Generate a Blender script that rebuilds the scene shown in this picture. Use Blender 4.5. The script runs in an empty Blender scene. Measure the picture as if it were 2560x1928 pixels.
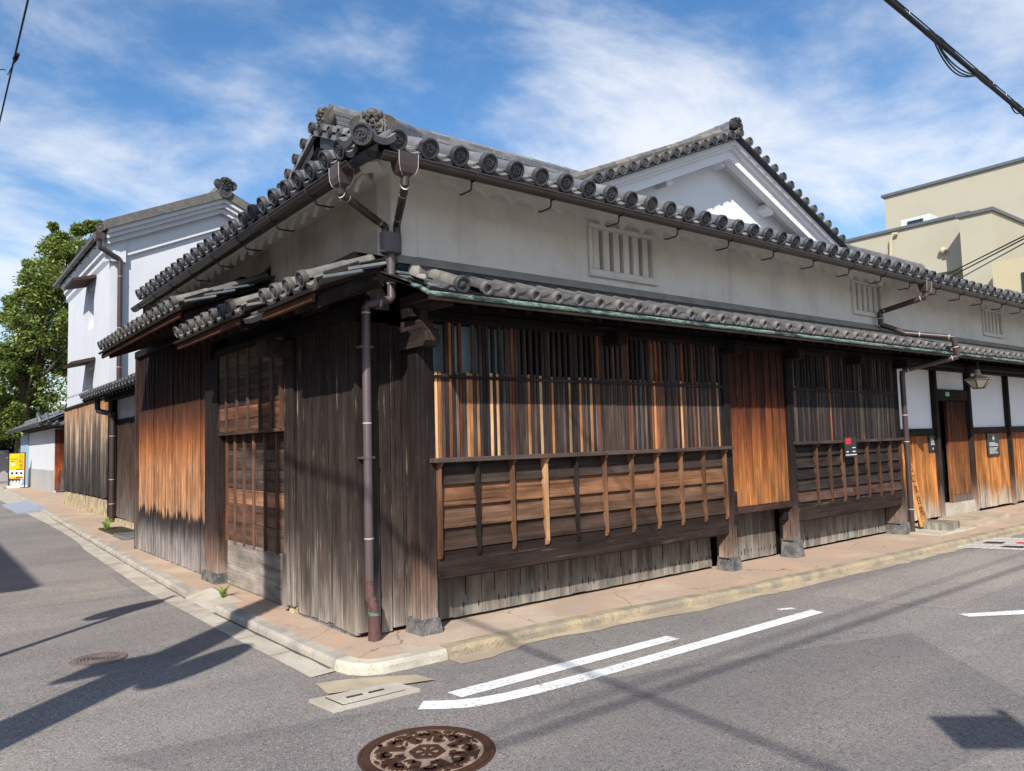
import bpy, bmesh, math, random
from mathutils import Vector, Matrix, noise
R = math.radians
random.seed(7)
scene = bpy.context.scene
col = scene.collection

# ------------------------------------------------------------------ camera
W, H, F = 2560.0, 1928.0, 1898.0
yaw, pit, rol = R(51.69), R(4.231), R(-1.608)
cf = Vector((math.cos(yaw)*math.cos(pit), math.sin(yaw)*math.cos(pit), math.sin(pit)))
cr = Vector((math.sin(yaw), -math.cos(yaw), 0)); cu = cr.cross(cf)
cr2 = math.cos(rol)*cr + math.sin(rol)*cu
cu2 = -math.sin(rol)*cr + math.cos(rol)*cu
CAM = Vector((-2.665, -5.327, 1.55))
cam = bpy.data.cameras.new('camera'); camo = bpy.data.objects.new('camera', cam); col.objects.link(camo)
cam.sensor_fit = 'HORIZONTAL'; cam.sensor_width = 36.0; cam.lens = 36.0*F/W
cam.clip_start = 0.05; cam.clip_end = 2000
camo.matrix_world = Matrix(((cr2.x, cu2.x, -cf.x, CAM.x), (cr2.y, cu2.y, -cf.y, CAM.y), (cr2.z, cu2.z, -cf.z, CAM.z), (0, 0, 0, 1)))
scene.camera = camo
def ray(x, y): return cf + cr2*((x-W/2)/F) - cu2*((y-H/2)/F)
def onz(x, y, z): d = ray(x, y); return CAM + d*((z-CAM.z)/d.z)
def onx(x, y, X): d = ray(x, y); return CAM + d*((X-CAM.x)/d.x)
def ony(x, y, Y): d = ray(x, y); return CAM + d*((Y-CAM.y)/d.y)

# ------------------------------------------------------------------ world and sun
SUN_EL, SUN_AZ = R(39.0), R(42.0)            # light travels towards +X,+Y
world = bpy.data.worlds.new('World'); scene.world = world; world.use_nodes = True
nt = world.node_tree; nt.nodes.clear()
def N(tree, kind, **kw):
    n = tree.nodes.new(kind)
    for k, v in kw.items():
        if k in n.inputs: n.inputs[k].default_value = v
        else: setattr(n, k, v)
    return n
def L(tree, a, b): tree.links.new(a, b)
sky = N(nt, 'ShaderNodeTexSky', sky_type='NISHITA', sun_disc=False, sun_elevation=SUN_EL,
        sun_rotation=math.atan2(-math.cos(SUN_AZ), -math.sin(SUN_AZ)) % (2*math.pi), altitude=10, air_density=1.0, dust_density=0.35, ozone_density=2.5)
tc = N(nt, 'ShaderNodeTexCoord')
sep = N(nt, 'ShaderNodeSeparateXYZ'); L(nt, tc.outputs['Generated'], sep.inputs[0])
zadd = N(nt, 'ShaderNodeMath', operation='ADD'); zadd.inputs[1].default_value = 0.22; L(nt, sep.outputs[2], zadd.inputs[0])
zmax = N(nt, 'ShaderNodeMath', operation='MAXIMUM'); zmax.inputs[1].default_value = 0.05; L(nt, zadd.outputs[0], zmax.inputs[0])
dx = N(nt, 'ShaderNodeMath', operation='DIVIDE'); L(nt, sep.outputs[0], dx.inputs[0]); L(nt, zmax.outputs[0], dx.inputs[1])
dy = N(nt, 'ShaderNodeMath', operation='DIVIDE'); L(nt, sep.outputs[1], dy.inputs[0]); L(nt, zmax.outputs[0], dy.inputs[1])
cmb = N(nt, 'ShaderNodeCombineXYZ'); L(nt, dx.outputs[0], cmb.inputs[0]); L(nt, dy.outputs[0], cmb.inputs[1])
mp = N(nt, 'ShaderNodeMapping'); mp.inputs['Location'].default_value = (2.9, 3.3, 0); mp.inputs['Rotation'].default_value = (0, 0, R(-20)); mp.inputs['Scale'].default_value = (1.0, 1.25, 1)
L(nt, cmb.outputs[0], mp.inputs[0])
n1 = N(nt, 'ShaderNodeTexNoise', Scale=1.6, Detail=12.0, Roughness=0.6, Distortion=0.25); L(nt, mp.outputs[0], n1.inputs[0])
n2 = N(nt, 'ShaderNodeTexNoise', Scale=0.5, Detail=3.0, Roughness=0.5); L(nt, mp.outputs[0], n2.inputs[0])
cadd = N(nt, 'ShaderNodeMath', operation='MULTIPLY_ADD'); cadd.inputs[1].default_value = 0.75; L(nt, n2.outputs[0], cadd.inputs[0]); L(nt, n1.outputs[0], cadd.inputs[2])
cmr = N(nt, 'ShaderNodeMapRange', interpolation_type='SMOOTHSTEP'); cmr.inputs[1].default_value = 0.74; cmr.inputs[2].default_value = 1.10; cmr.inputs[3].default_value = 0.0; cmr.inputs[4].default_value = 0.88
L(nt, cadd.outputs[0], cmr.inputs[0])
hz = N(nt, 'ShaderNodeMapRange', interpolation_type='SMOOTHSTEP'); hz.inputs[1].default_value = 0.36; hz.inputs[2].default_value = -0.05; hz.inputs[3].default_value = 0.0; hz.inputs[4].default_value = 0.55
L(nt, sep.outputs[2], hz.inputs[0])
cm2 = N(nt, 'ShaderNodeMath', operation='MAXIMUM'); L(nt, cmr.outputs[0], cm2.inputs[0]); L(nt, hz.outputs[0], cm2.inputs[1])
hs = N(nt, 'ShaderNodeHueSaturation', Saturation=1.22, Value=2.0); L(nt, sky.outputs[0], hs.inputs['Color'])
mix = N(nt, 'ShaderNodeMix', data_type='RGBA'); mix.inputs[7].default_value = (11.2, 11.6, 12.3, 1)
L(nt, cm2.outputs[0], mix.inputs[0]); L(nt, hs.outputs[0], mix.inputs[6])
bg = N(nt, 'ShaderNodeBackground', Strength=0.072); L(nt, mix.outputs[2], bg.inputs[0])
wo = N(nt, 'ShaderNodeOutputWorld'); L(nt, bg.outputs[0], wo.inputs[0])
sl = bpy.data.lights.new('sun', 'SUN'); so = bpy.data.objects.new('sun', sl); col.objects.link(so)
sl.energy = 5.0; sl.angle = R(0.55); sl.color = (1.0, 0.955, 0.90)
SUND = Vector((math.cos(SUN_AZ)*math.cos(SUN_EL), math.sin(SUN_AZ)*math.cos(SUN_EL), -math.sin(SUN_EL)))
so.rotation_euler = SUND.to_track_quat('-Z', 'Y').to_euler(); so.location = (-20, -20, 25)
scene.view_settings.view_transform = 'Standard'; scene.view_settings.look = 'None'
scene.view_settings.exposure = 0.25; scene.view_settings.gamma = 1.0
scene.render.engine = 'CYCLES'; scene.cycles.max_bounces = 6; scene.cycles.diffuse_bounces = 4

# ------------------------------------------------------------------ helpers
def s2l(v): v /= 255.0; return v/12.92 if v <= 0.04045 else ((v+0.055)/1.055)**2.4
def C(r, g, b, k=1.0): return (s2l(r)*k, s2l(g)*k, s2l(b)*k, 1.0)

class MB:
    def __init__(s): s.v = []; s.f = []; s.m = []
    def add(s, vs, fs, mi=0):
        o = len(s.v); s.v += [tuple(p) for p in vs]; s.f += [tuple(i+o for i in f) for f in fs]; s.m += [mi]*len(fs)
    def box(s, x0, x1, y0, y1, z0, z1, mi=0, M=None):
        vs = [(x, y, z) for x in (x0, x1) for y in (y0, y1) for z in (z0, z1)]
        if M is not None: vs = [tuple(M @ Vector(p)) for p in vs]
        s.add(vs, [(0, 1, 3, 2), (4, 6, 7, 5), (0, 4, 5, 1), (2, 3, 7, 6), (0, 2, 6, 4), (1, 5, 7, 3)], mi); return s
    def cbox(s, x0, x1, y0, y1, z0, z1, c=0.004, mi=0, M=None):
        lo = (x0, y0, z0); hi = (x1, y1, z1)
        c = min(c, .45*(x1-x0), .45*(y1-y0), .45*(z1-z0))
        vs = []; idx = {}
        for sx in (0, 1):
            for sy in (0, 1):
                for sz in (0, 1):
                    sg = (sx, sy, sz)
                    for t in range(3):
                        p = [(hi[a] if sg[a] else lo[a]) if a == t else ((hi[a]-c) if sg[a] else (lo[a]+c)) for a in range(3)]
                        idx[(sx, sy, sz, t)] = len(vs); vs.append(p)
        fs = []
        g = lambda a, t: idx[(a[0], a[1], a[2], t)]
        for t in range(3):
            o = [a for a in range(3) if a != t]
            for sd in (0, 1):
                q = []
                for (i, j) in ((0, 0), (1, 0), (1, 1), (0, 1)):
                    a = [0, 0, 0]; a[t] = sd; a[o[0]] = i; a[o[1]] = j; q.append(g(a, t))
                fs.append(q)
            for i in (0, 1):
                for j in (0, 1):
                    a = [0, 0, 0]; a[o[0]] = i; a[o[1]] = j; b = list(a); b[t] = 1
                    fs.append([g(a, o[0]), g(b, o[0]), g(b, o[1]), g(a, o[1])])
        for sx in (0, 1):
            for sy in (0, 1):
                for sz in (0, 1): fs.append([g((sx, sy, sz), t) for t in range(3)])
        ce = Vector([(lo[a]+hi[a])/2 for a in range(3)])
        out = []
        for f in fs:
            p = [Vector(vs[i]) for i in f]
            n = (p[1]-p[0]).cross(p[2]-p[0]); m = sum(p, Vector())/len(p)
            out.append(f if n.dot(m-ce) > 0 else f[::-1])
        if M is not None: vs = [tuple(M @ Vector(p)) for p in vs]
        s.add(vs, out, mi); return s
    def prism(s, poly, axis, d0, d1, mi=0):
        """poly: list of 2d points in the other two axes (order x,y,z without axis)"""
        def mk(p, d):
            q = list(p); q.insert(axis, d); return tuple(q)
        n = len(poly)
        vs = [mk(p, d0) for p in poly]+[mk(p, d1) for p in poly]
        fs = [tuple(range(n))[::-1], tuple(range(n, 2*n))]+[(i, (i+1) % n, n+(i+1) % n, n+i) for i in range(n)]
        s.add(vs, fs, mi); return s
    def tube(s, path, r, n=8, mi=0, caps=True, arc=(0, 360), up=(0, 0, 1)):
        path = [Vector(p) for p in path]; k = len(path)
        rr = r if isinstance(r, (list, tuple)) else [r]*k
        rings = []; prev = None
        full = abs(arc[1]-arc[0]) >= 359.9
        m = n if full else n+1
        for i, p in enumerate(path):
            t = ((path[min(i+1, k-1)]-path[max(i-1, 0)])).normalized()
            a = Vector(up); 
            if prev is None:
                if abs(t.dot(a)) > .97: a = Vector((1, 0, 0))
                b = t.cross(a).normalized()
            else:
                b = prev - t*prev.dot(t); b.normalize()
            prev = b; c = b.cross(t).normalized()
            for q in range(m):
                an = R(arc[0]+(arc[1]-arc[0])*q/n)
                rings.append(p+b*math.cos(an)*rr[i]+c*math.sin(an)*rr[i])
        fs = []
        for i in range(k-1):
            for q in range(n):
                q2 = (q+1) % m if full else q+1
                fs.append((i*m+q, i*m+q2, (i+1)*m+q2, (i+1)*m+q))
        if caps and full: fs.append(tuple(range(m))[::-1]); fs.append(tuple(range((k-1)*m, k*m)))
        s.add(rings, fs, mi); return s
    def lathe(s, prof, n=16, M=None, mi=0, caps=True):
        """prof: (r,h) around local z"""
        vs = []
        for r, h in prof:
            for q in range(n):
                a = 2*math.pi*q/n; vs.append(Vector((r*math.cos(a), r*math.sin(a), h)))
        fs = []
        for i in range(len(prof)-1):
            for q in range(n):
                fs.append((i*n+q, i*n+(q+1) % n, (i+1)*n+(q+1) % n, (i+1)*n+q))
        if caps and prof[0][0] > 1e-6: fs.append(tuple(range(n))[::-1])
        if caps and prof[-1][0] > 1e-6: fs.append(tuple(range((len(prof)-1)*n, len(prof)*n)))
        if M is not None: vs = [M @ v for v in vs]
        s.add(vs, fs, mi); return s
    def ball(s, c, r, n=8, k=5, mi=0, M=None):
        if not isinstance(r, (tuple, list)): r = (r, r, r)
        vs = [(c[0], c[1], c[2]-r[2])]
        for i in range(1, k):
            ph = -math.pi/2+math.pi*i/k
            for q in range(n):
                a = 2*math.pi*q/n
                vs.append((c[0]+r[0]*math.cos(ph)*math.cos(a), c[1]+r[1]*math.cos(ph)*math.sin(a), c[2]+r[2]*math.sin(ph)))
        vs.append((c[0], c[1], c[2]+r[2])); T = len(vs)-1
        fs = [(0, 1+(q+1) % n, 1+q) for q in range(n)]
        for i in range(k-2):
            for q in range(n): fs.append((1+i*n+q, 1+i*n+(q+1) % n, 1+(i+1)*n+(q+1) % n, 1+(i+1)*n+q))
        fs += [(T, 1+(k-2)*n+q, 1+(k-2)*n+(q+1) % n) for q in range(n)]
        if M is not None: vs = [tuple(M @ Vector(p)) for p in vs]
        s.add(vs, fs, mi); return s
    def mesh(s, name, mat, smooth=False):
        me = bpy.data.meshes.new(name); me.from_pydata(s.v, [], s.f)
        for m in (mat if isinstance(mat, (list, tuple)) else [mat]): me.materials.append(MAT[m] if isinstance(m, str) else m)
        if any(s.m): me.polygons.foreach_set('material_index', s.m)
        if smooth:
            me.polygons.foreach_set('use_smooth', [True]*len(me.polygons))
            try: me.set_sharp_from_angle(angle=R(38))
            except Exception: pass
        me.update(); return me
    def build(s, name, mat, parent=None, smooth=False, M=None, color=None):
        return put(name, s.mesh(name, mat, smooth), parent, M, color)

def put(name, me, parent=None, M=None, color=None):
    o = bpy.data.objects.new(name, me); col.objects.link(o)
    if parent is not None:
        o.parent = parent
        o.matrix_parent_inverse = Matrix.Identity(4)
        if M is not None: o.matrix_basis = parent_world(parent).inverted() @ M
        else: o.matrix_basis = parent_world(parent).inverted()
    elif M is not None: o.matrix_basis = M
    WM[o.name] = M.copy() if M is not None else Matrix.Identity(4)
    o.color = color if color is not None else (.035, .026, .022, 1)
    return o
WM = {}
def parent_world(p): return WM.get(p.name, Matrix.Identity(4))
def empty(name, loc, label, cat, group=None):
    o = bpy.data.objects.new(name, None); col.objects.link(o); o.location = loc; o.empty_display_size = .2
    WM[o.name] = Matrix.Translation(loc)
    return tag(o, label, cat, group)
def tag(o, label=None, cat=None, group=None, kind=None):
    if label: o['label'] = label
    if cat: o['category'] = cat
    if group: o['group'] = group
    if kind: o['kind'] = kind
    return o
def box(name, mat, parent, x0, x1, y0, y1, z0, z1, c=.004, color=None, rot=0, axis='Z'):
    """one chamfered piece with its own origin at its centre"""
    cx, cy, cz = (x0+x1)/2, (y0+y1)/2, (z0+z1)/2
    b = MB().cbox(x0-cx, x1-cx, y0-cy, y1-cy, z0-cz, z1-cz, c)
    M = Matrix.Translation((cx, cy, cz))
    if rot: M = M @ Matrix.Rotation(rot, 4, axis)
    return b.build(name, mat, parent, M=M, color=color)
U = random.uniform

# ------------------------------------------------------------------ materials
MAT = {}
def newmat(name, rough=.7, spec=.3, metal=0.0):
    m = bpy.data.materials.new(name); m.use_nodes = True; t = m.node_tree
    p = t.nodes['Principled BSDF']; p.inputs['Roughness'].default_value = rough
    p.inputs['Specular IOR Level'].default_value = spec; p.inputs['Metallic'].default_value = metal
    MAT[name] = m; return m, t, p
def pos(t):
    g = N(t, 'ShaderNodeNewGeometry'); return g.outputs['Position']
def rnd_pos(t):
    oi = N(t, 'ShaderNodeObjectInfo')
    mul = N(t, 'ShaderNodeMath', operation='MULTIPLY'); mul.inputs[1].default_value = 53.0; L(t, oi.outputs['Random'], mul.inputs[0])
    cb = N(t, 'ShaderNodeCombineXYZ'); [L(t, mul.outputs[0], cb.inputs[i]) for i in range(3)]
    ad = N(t, 'ShaderNodeVectorMath', operation='ADD'); L(t, pos(t), ad.inputs[0]); L(t, cb.outputs[0], ad.inputs[1])
    return ad.outputs[0], oi
def mapped(t, v, sc):
    m = N(t, 'ShaderNodeMapping'); m.inputs['Scale'].default_value = sc; L(t, v, m.inputs[0]); return m.outputs[0]
def nz(t, v, scale=1, detail=4, rough=.55, dist=0):
    n = N(t, 'ShaderNodeTexNoise', Scale=scale, Detail=detail, Roughness=rough, Distortion=dist); L(t, v, n.inputs[0]); return n.outputs[0]
def mr(t, v, a, b, c, d, smooth=False):
    n = N(t, 'ShaderNodeMapRange'); 
    if smooth: n.interpolation_type = 'SMOOTHSTEP'
    for i, q in enumerate((a, b, c, d)): n.inputs[i+1].default_value = q
    L(t, v, n.inputs[0]); return n.outputs[0]
def mth(t, op, a, b=None, c=None):
    n = N(t, 'ShaderNodeMath', operation=op)
    for i, q in enumerate((a, b, c)):
        if q is None: continue
        if isinstance(q, (int, float)): n.inputs[i].default_value = q
        else: L(t, q, n.inputs[i])
    return n.outputs[0]
def mixc(t, f, a, b, mode='MIX'):
    n = N(t, 'ShaderNodeMix', data_type='RGBA', blend_type=mode)
    for i, q in ((0, f), (6, a), (7, b)):
        if isinstance(q, (int, float, tuple)): n.inputs[i].default_value = q
        else: L(t, q, n.inputs[i])
    return n.outputs[2]
def ramp(t, v, stops):
    n = N(t, 'ShaderNodeValToRGB'); e = n.color_ramp.elements
    while len(e) < len(stops): e.new(.5)
    for i, (p, c) in enumerate(stops): e[i].position = p; e[i].color = c
    L(t, v, n.inputs[0]); return n.outputs[0]
def bump(t, p, h, strength=.3, dist=.01):
    b = N(t, 'ShaderNodeBump', Strength=strength, Distance=dist); L(t, h, b.inputs['Height']); L(t, b.outputs[0], p.inputs['Normal'])

AX = {'X': (1, 0, 0), 'Y': (0, 1, 0), 'Z': (0, 0, 1)}
def wood(name, axis='Z', stops=None, zr=(0, 3), jit=.25, ojit=.3, dark=.45, fine=90, rough=.85, bs=.6, knots=.5, crack=.75, bleach=.35, bcol=(.30, .25, .21, 1), gain=.8, pv_=.22):
    m, t, p = newmat(name, rough, .15)
    v, oi = rnd_pos(t)
    al = AX[axis]
    g1 = nz(t, mapped(t, v, tuple(1.4 if a else fine for a in al)), 1, 6, .7, .2)
    g2 = nz(t, mapped(t, v, tuple(.8 if a else 13 for a in al)), 1, 5, .6, .3)
    g3 = nz(t, mapped(t, v, tuple(3.0 if a else 9 for a in al)), 1, 3, .5, 0)
    g4 = nz(t, mapped(t, v, tuple(.7 if a else fine*.45 for a in al)), 1, 3, .6, .15)
    v2 = N(t, 'ShaderNodeVectorMath', operation='ADD'); L(t, v, v2.inputs[0]); v2.inputs[1].default_value = (7.3, 3.1, 5.7)
    g5 = nz(t, mapped(t, v2.outputs[0], tuple(1.3 if a else fine*.5 for a in al)), 1, 4, .65, .2)
    sx = N(t, 'ShaderNodeSeparateXYZ'); L(t, pos(t), sx.inputs[0])
    if stops:
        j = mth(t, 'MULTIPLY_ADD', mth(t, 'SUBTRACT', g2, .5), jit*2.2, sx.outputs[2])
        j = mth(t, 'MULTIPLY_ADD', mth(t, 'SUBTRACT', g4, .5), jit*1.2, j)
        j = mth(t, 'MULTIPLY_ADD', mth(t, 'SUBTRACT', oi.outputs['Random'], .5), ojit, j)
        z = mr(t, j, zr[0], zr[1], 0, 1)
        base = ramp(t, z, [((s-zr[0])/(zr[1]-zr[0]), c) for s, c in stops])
    else:
        base = oi.outputs['Color']
    k1 = mr(t, g1, .34, .66, (dark*.45+.55)*gain, 1.2*gain)
    k2 = mr(t, g2, .34, .66, .55, 1.3)
    g6 = nz(t, mapped(t, v, tuple(2.2 if a else 6 for a in al)), 1, 4, .6, .4)
    k = mth(t, 'MULTIPLY', mth(t, 'MULTIPLY', k1, k2), mr(t, g6, .32, .68, .62, 1.28))
    k = mth(t, 'MULTIPLY', k, mr(t, oi.outputs['Random'], 0, 1, 1-pv_, 1+pv_))
    kc = N(t, 'ShaderNodeCombineColor'); [L(t, k, kc.inputs[i]) for i in range(3)]
    c = mixc(t, 1.0, base, kc.outputs[0], 'MULTIPLY')
    if bleach: c = mixc(t, mth(t, 'MULTIPLY', mr(t, g5, .60, .72, 0, bleach, True), mr(t, g6, .4, .6, 0, 1)), c, bcol)
    c = mixc(t, mth(t, 'MULTIPLY', mr(t, g4, .62, .68, 0, crack, True), mr(t, g6, .62, .42, .2, 1)), c, (.012, .009, .008, 1))
    if knots:
        vk = N(t, 'ShaderNodeTexVoronoi', Scale=1.0, feature='F1'); L(t, mapped(t, v, tuple(1.7 if a else 6.5 for a in al)), vk.inputs['Vector'])
        sc_ = N(t, 'ShaderNodeSeparateColor'); L(t, vk.outputs['Color'], sc_.inputs[0])
        km = mth(t, 'MULTIPLY', mr(t, vk.outputs['Distance'], .05, .13, knots, 0, True), mr(t, sc_.outputs[0], .66, .70, 0, 1))
        c = mixc(t, km, c, (.016, .011, .009, 1))
    L(t, c, p.inputs['Base Color'])
    bump(t, p, mth(t, 'SUBTRACT', g1, mr(t, g4, .60, .68, 0, 1.0, True)), bs, .006)
    return m
DK = C(58, 46, 40)
wood('wood_dark', 'Z'); wood('wood_dark_x', 'X'); wood('wood_dark_y', 'Y')
wood('wood_orange_left', 'Z', [(.1, C(176, 168, 162)), (.40, C(150, 142, 138)), (.58, C(80, 73, 71)), (.72, C(56, 48, 45)), (.78, C(196, 148, 112)), (1.35, C(202, 142, 97)), (1.65, C(176, 108, 66)), (1.92, C(112, 68, 49)), (2.2, C(66, 43, 36)), (3.0, C(42, 29, 26))], (0.1, 3.1), jit=.16, ojit=.10, dark=.6, bleach=.25, bcol=C(214, 164, 124), crack=.45)  # dark upper stops mix darker brown wood with painted eave shade
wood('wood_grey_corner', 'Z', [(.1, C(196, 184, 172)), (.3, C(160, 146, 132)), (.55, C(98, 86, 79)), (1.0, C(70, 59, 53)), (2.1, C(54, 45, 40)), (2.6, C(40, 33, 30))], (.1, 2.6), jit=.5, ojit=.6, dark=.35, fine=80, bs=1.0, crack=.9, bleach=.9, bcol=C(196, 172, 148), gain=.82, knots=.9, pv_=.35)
wood('wood_orange_right', 'Z', [(.6, C(190, 132, 84)), (1.1, C(192, 122, 68)), (1.45, C(156, 90, 54)), (1.85, C(92, 52, 38)), (2.5, C(44, 29, 26))], (.6, 2.5), jit=.35, ojit=.7, dark=.5, fine=75, bleach=.3, bcol=C(196, 140, 88), crack=.5, gain=.68)  # reddish-brown wood towards the top, with eave shading put into the colour
wood('wood_orange_entry', 'Z', [(.1, C(200, 188, 174)), (.36, C(190, 168, 142)), (.55, C(190, 126, 72)), (1.0, C(200, 130, 70)), (1.5, C(140, 82, 48))], (.1, 1.5), jit=.18, ojit=.2, dark=.6, fine=60, bleach=.3, bcol=C(220, 160, 100), crack=.5)
wood('wood_orange_entry2', 'Z', [(.3, C(140, 98, 64)), (.9, C(150, 96, 56)), (1.5, C(112, 66, 44)), (2.0, C(60, 40, 32))], (.3, 2.1), jit=.18, ojit=.15, dark=.55, fine=45)
wood('wood_grey_base', 'Z', [(.1, C(186, 178, 164)), (.3, C(150, 138, 124)), (.6, C(120, 106, 94))], (.1, .7), jit=.1, ojit=.25, dark=.82, fine=70, bleach=.1, crack=.35, bs=.3, gain=.62)
wood('wood_post', 'Z', [(.1, C(190, 172, 158)), (.42, C(134, 108, 93)), (.7, C(72, 55, 49)), (1.2, C(50, 41, 38)), (2.5, C(34, 29, 28))], (.1, 2.5), jit=.3, ojit=.1, dark=.5, bleach=.25, crack=.7)
wood('wood_slat', 'Z', None, gain=.78, dark=.5, fine=90, bs=.3, knots=.2, crack=.5, bleach=.28, bcol=C(170, 146, 126))
wood('wood_plank_x', 'X', None, gain=.72, dark=.45, fine=80, bs=.6, knots=.4, crack=.6, bleach=.15, bcol=C(170, 136, 112))
wood('wood_plank_y', 'Y', None, dark=.4, fine=75, bs=.9, knots=.4, crack=.7, bleach=.35, bcol=C(190, 152, 124))
wood('wood_store', 'Z', [(.3, C(66, 62, 60)), (1.2, C(80, 74, 70)), (1.9, C(134, 118, 104)), (2.5, C(206, 176, 142)), (2.9, C(186, 130, 86))], (.3, 2.9), jit=.6, ojit=.9, dark=.6, bcol=C(200, 176, 150))
wood('wood_gate', 'Z', [(.1, C(150, 140, 132)), (.6, C(112, 100, 92)), (1.2, C(90, 72, 60)), (2.2, C(66, 50, 42))], (.1, 2.2), jit=.4, ojit=.5)
wood('wood_red', 'Z', [(.2, C(120, 94, 82)), (.7, C(130, 70, 46)), (1.1, C(176, 92, 52)), (1.6, C(110, 56, 38)), (2.4, C(80, 42, 32))], (.2, 2.4), jit=.3, ojit=.3)

def plaster(name, c, c2, stain=.25, sc=3.0, bs=.08, streak=0.0):
    m, t, p = newmat(name, .9, .1)
    v = pos(t)
    a = nz(t, v, sc, 5, .6); b = nz(t, v, 140, 2, .5)
    f = mr(t, a, .42, .72, 0, stain, True)
    cc = mixc(t, f, c, c2)
    if streak:
        s = nz(t, mapped(t, v, (9, 9, .5)), 1, 4, .6)
        cc = mixc(t, mr(t, s, .52, .75, 0, streak, True), cc, tuple(q*.55 for q in c2[:3])+(1,))
    L(t, cc, p.inputs['Base Color']); bump(t, p, mth(t, 'ADD', mth(t, 'MULTIPLY', a, 2.0), b), bs, .004)
plaster('plaster', C(220, 215, 207), C(186, 177, 167), .45, 2.6, .14, .2)
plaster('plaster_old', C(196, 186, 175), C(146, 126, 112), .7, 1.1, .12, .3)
plaster('plaster_entry', C(226, 227, 230), C(204, 204, 206), .3, 1.5, .06, .10)  # brighter copy of the white plaster, bounce light put into its colour
plaster('plaster_white', C(206, 207, 210), C(186, 186, 188), .3, 1.5, .06, .10)
plaster('plaster_grey', C(150, 144, 136), C(110, 104, 98), .5, 5, .2)
plaster('beige_wall', C(180, 173, 153), C(168, 161, 141), .4, .6, .05)
plaster('cream_wall', C(190, 178, 146), C(180, 168, 136), .4, .6, .05)
plaster('blue_wall', C(150, 172, 190), C(130, 150, 168), .4, .6, .05)
plaster('render_grey', C(170, 168, 166), C(140, 138, 134), .4, .6, .05)

def tile_mat(name, c, c2, amount=.5, rough=.55, lich=0.0, spec=.35):
    m, t, p = newmat(name, rough, spec)
    v, oi = rnd_pos(t)
    a = nz(t, v, 7, 5, .6); b = nz(t, v, 60, 3, .6)
    f = mr(t, mth(t, 'MULTIPLY_ADD', mth(t, 'SUBTRACT', oi.outputs['Random'], .5), .35, a), .35, .68, 0, amount, True)
    cc = mixc(t, f, c, c2)
    if lich: cc = mixc(t, mr(t, b, .58, .72, 0, lich, True), cc, C(176, 164, 130))
    L(t, cc, p.inputs['Base Color']); bump(t, p, b, .15, .004)
tile_mat('tile', C(96, 98, 101), C(136, 134, 130), .7, .5, .10)
tile_mat('tile_tan', C(94, 92, 89), C(132, 125, 113), .8, .65, .3)
tile_mat('tile_brown', C(72, 71, 72), C(100, 97, 94), .8, .65, .2)
tile_mat('tile_disc', C(58, 58, 62), C(84, 82, 82), .5, .5)
tile_mat('tile_disc_old', C(62, 62, 63), C(98, 93, 86), .7, .6, .2)
tile_mat('tile_black', C(44, 46, 52), C(62, 64, 70), .5, .5)
tile_mat('tile_slate', C(96, 104, 108), C(140, 140, 132), .6, .6, .3)

def plain(name, c, rough=.6, spec=.3, metal=0, var=.15, sc=12):
    m, t, p = newmat(name, rough, spec, metal)
    a = nz(t, pos(t), sc, 4, .6)
    L(t, mixc(t, mr(t, a, .3, .7, 0, 1), tuple(q*(1-var) for q in c[:3])+(1,), tuple(min(1, q*(1+var)) for q in c[:3])+(1,)), p.inputs['Base Color'])
    return m
plain('pipe', C(88, 75, 75), .38, .5, 0, .10, 6)
plain('wood_dark_hood', C(70, 52, 46), .8, .2)
plain('wire_green', C(84, 150, 130), .6)
plain('pipe_rust', C(92, 66, 62), .55, .4, 0, .25, 30)
plain('gutter_metal', C(64, 54, 50), .35, .5, .15, .2, 5)
plain('solder', C(190, 182, 172), .6)
plain('iron', C(44, 40, 40), .5, .4)
plain('black', C(18, 16, 16), .9, .1)
plain('interior', C(22, 19, 18), .95, .05)
plain('blue_pane', C(122, 142, 152), .35, .5, 0, .1, 2)
plain('glass_dark', C(40, 46, 52), .12, .6)
m, t, p = newmat('white_paint', .8, .2)
v = pos(t); a = nz(t, v, 38, 5, .75); b = nz(t, v, 3.0, 4, .6)
wm = mr(t, mth(t, 'MULTIPLY_ADD', b, .35, a), .70, .80, 0, .75, True)
L(t, mixc(t, wm, C(226, 225, 221), C(132, 126, 120)), p.inputs['Base Color']); bump(t, p, nz(t, v, 170, 3, .75), .4, .005)
plain('white_plastic', C(232, 232, 230), .5)
plain('grey_plastic', C(150, 156, 166), .6)
plain('dark_plastic', C(38, 40, 44), .4)
plain('ink', C(34, 28, 24), .8)
plain('red_ink', C(196, 44, 50), .6)
plain('yellow', C(246, 186, 20), .5)
plain('cream', C(250, 222, 170), .5)
plain('brown_ink', C(90, 60, 20), .6)
plain('sign_white', C(226, 226, 224), .6)
plain('panel_white', C(196, 190, 182), .8, .2, 0, .1, 20)
plain('cable', C(24, 24, 28), .6)
plain('steel', C(150, 154, 156), .4, .5, .3)
plain('roof_edge', C(96, 100, 102), .5)
plain('cyan_plate', C(120, 180, 190), .5)
plain('ac_white', C(206, 212, 214), .6)
plain('concrete_pole', C(150, 146, 140), .85)
m, t, p = newmat('copper', .5, .5, .2)
a = nz(t, mapped(t, pos(t), (5, 5, 30)), 1, 4, .65); L(t, ramp(t, a, [(.34, C(40, 44, 43)), (.47, C(74, 90, 84)), (.54, C(136, 164, 150)), (.6, C(92, 108, 98)), (.72, C(104, 100, 90))]), p.inputs['Base Color'])
plain('door_dark', C(12, 11, 11), .9, .1)
m, t, p = newmat('frosted', .4, .4); p.inputs['Base Color'].default_value = C(214, 206, 186); p.inputs['Transmission Weight'].default_value = .25

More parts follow.
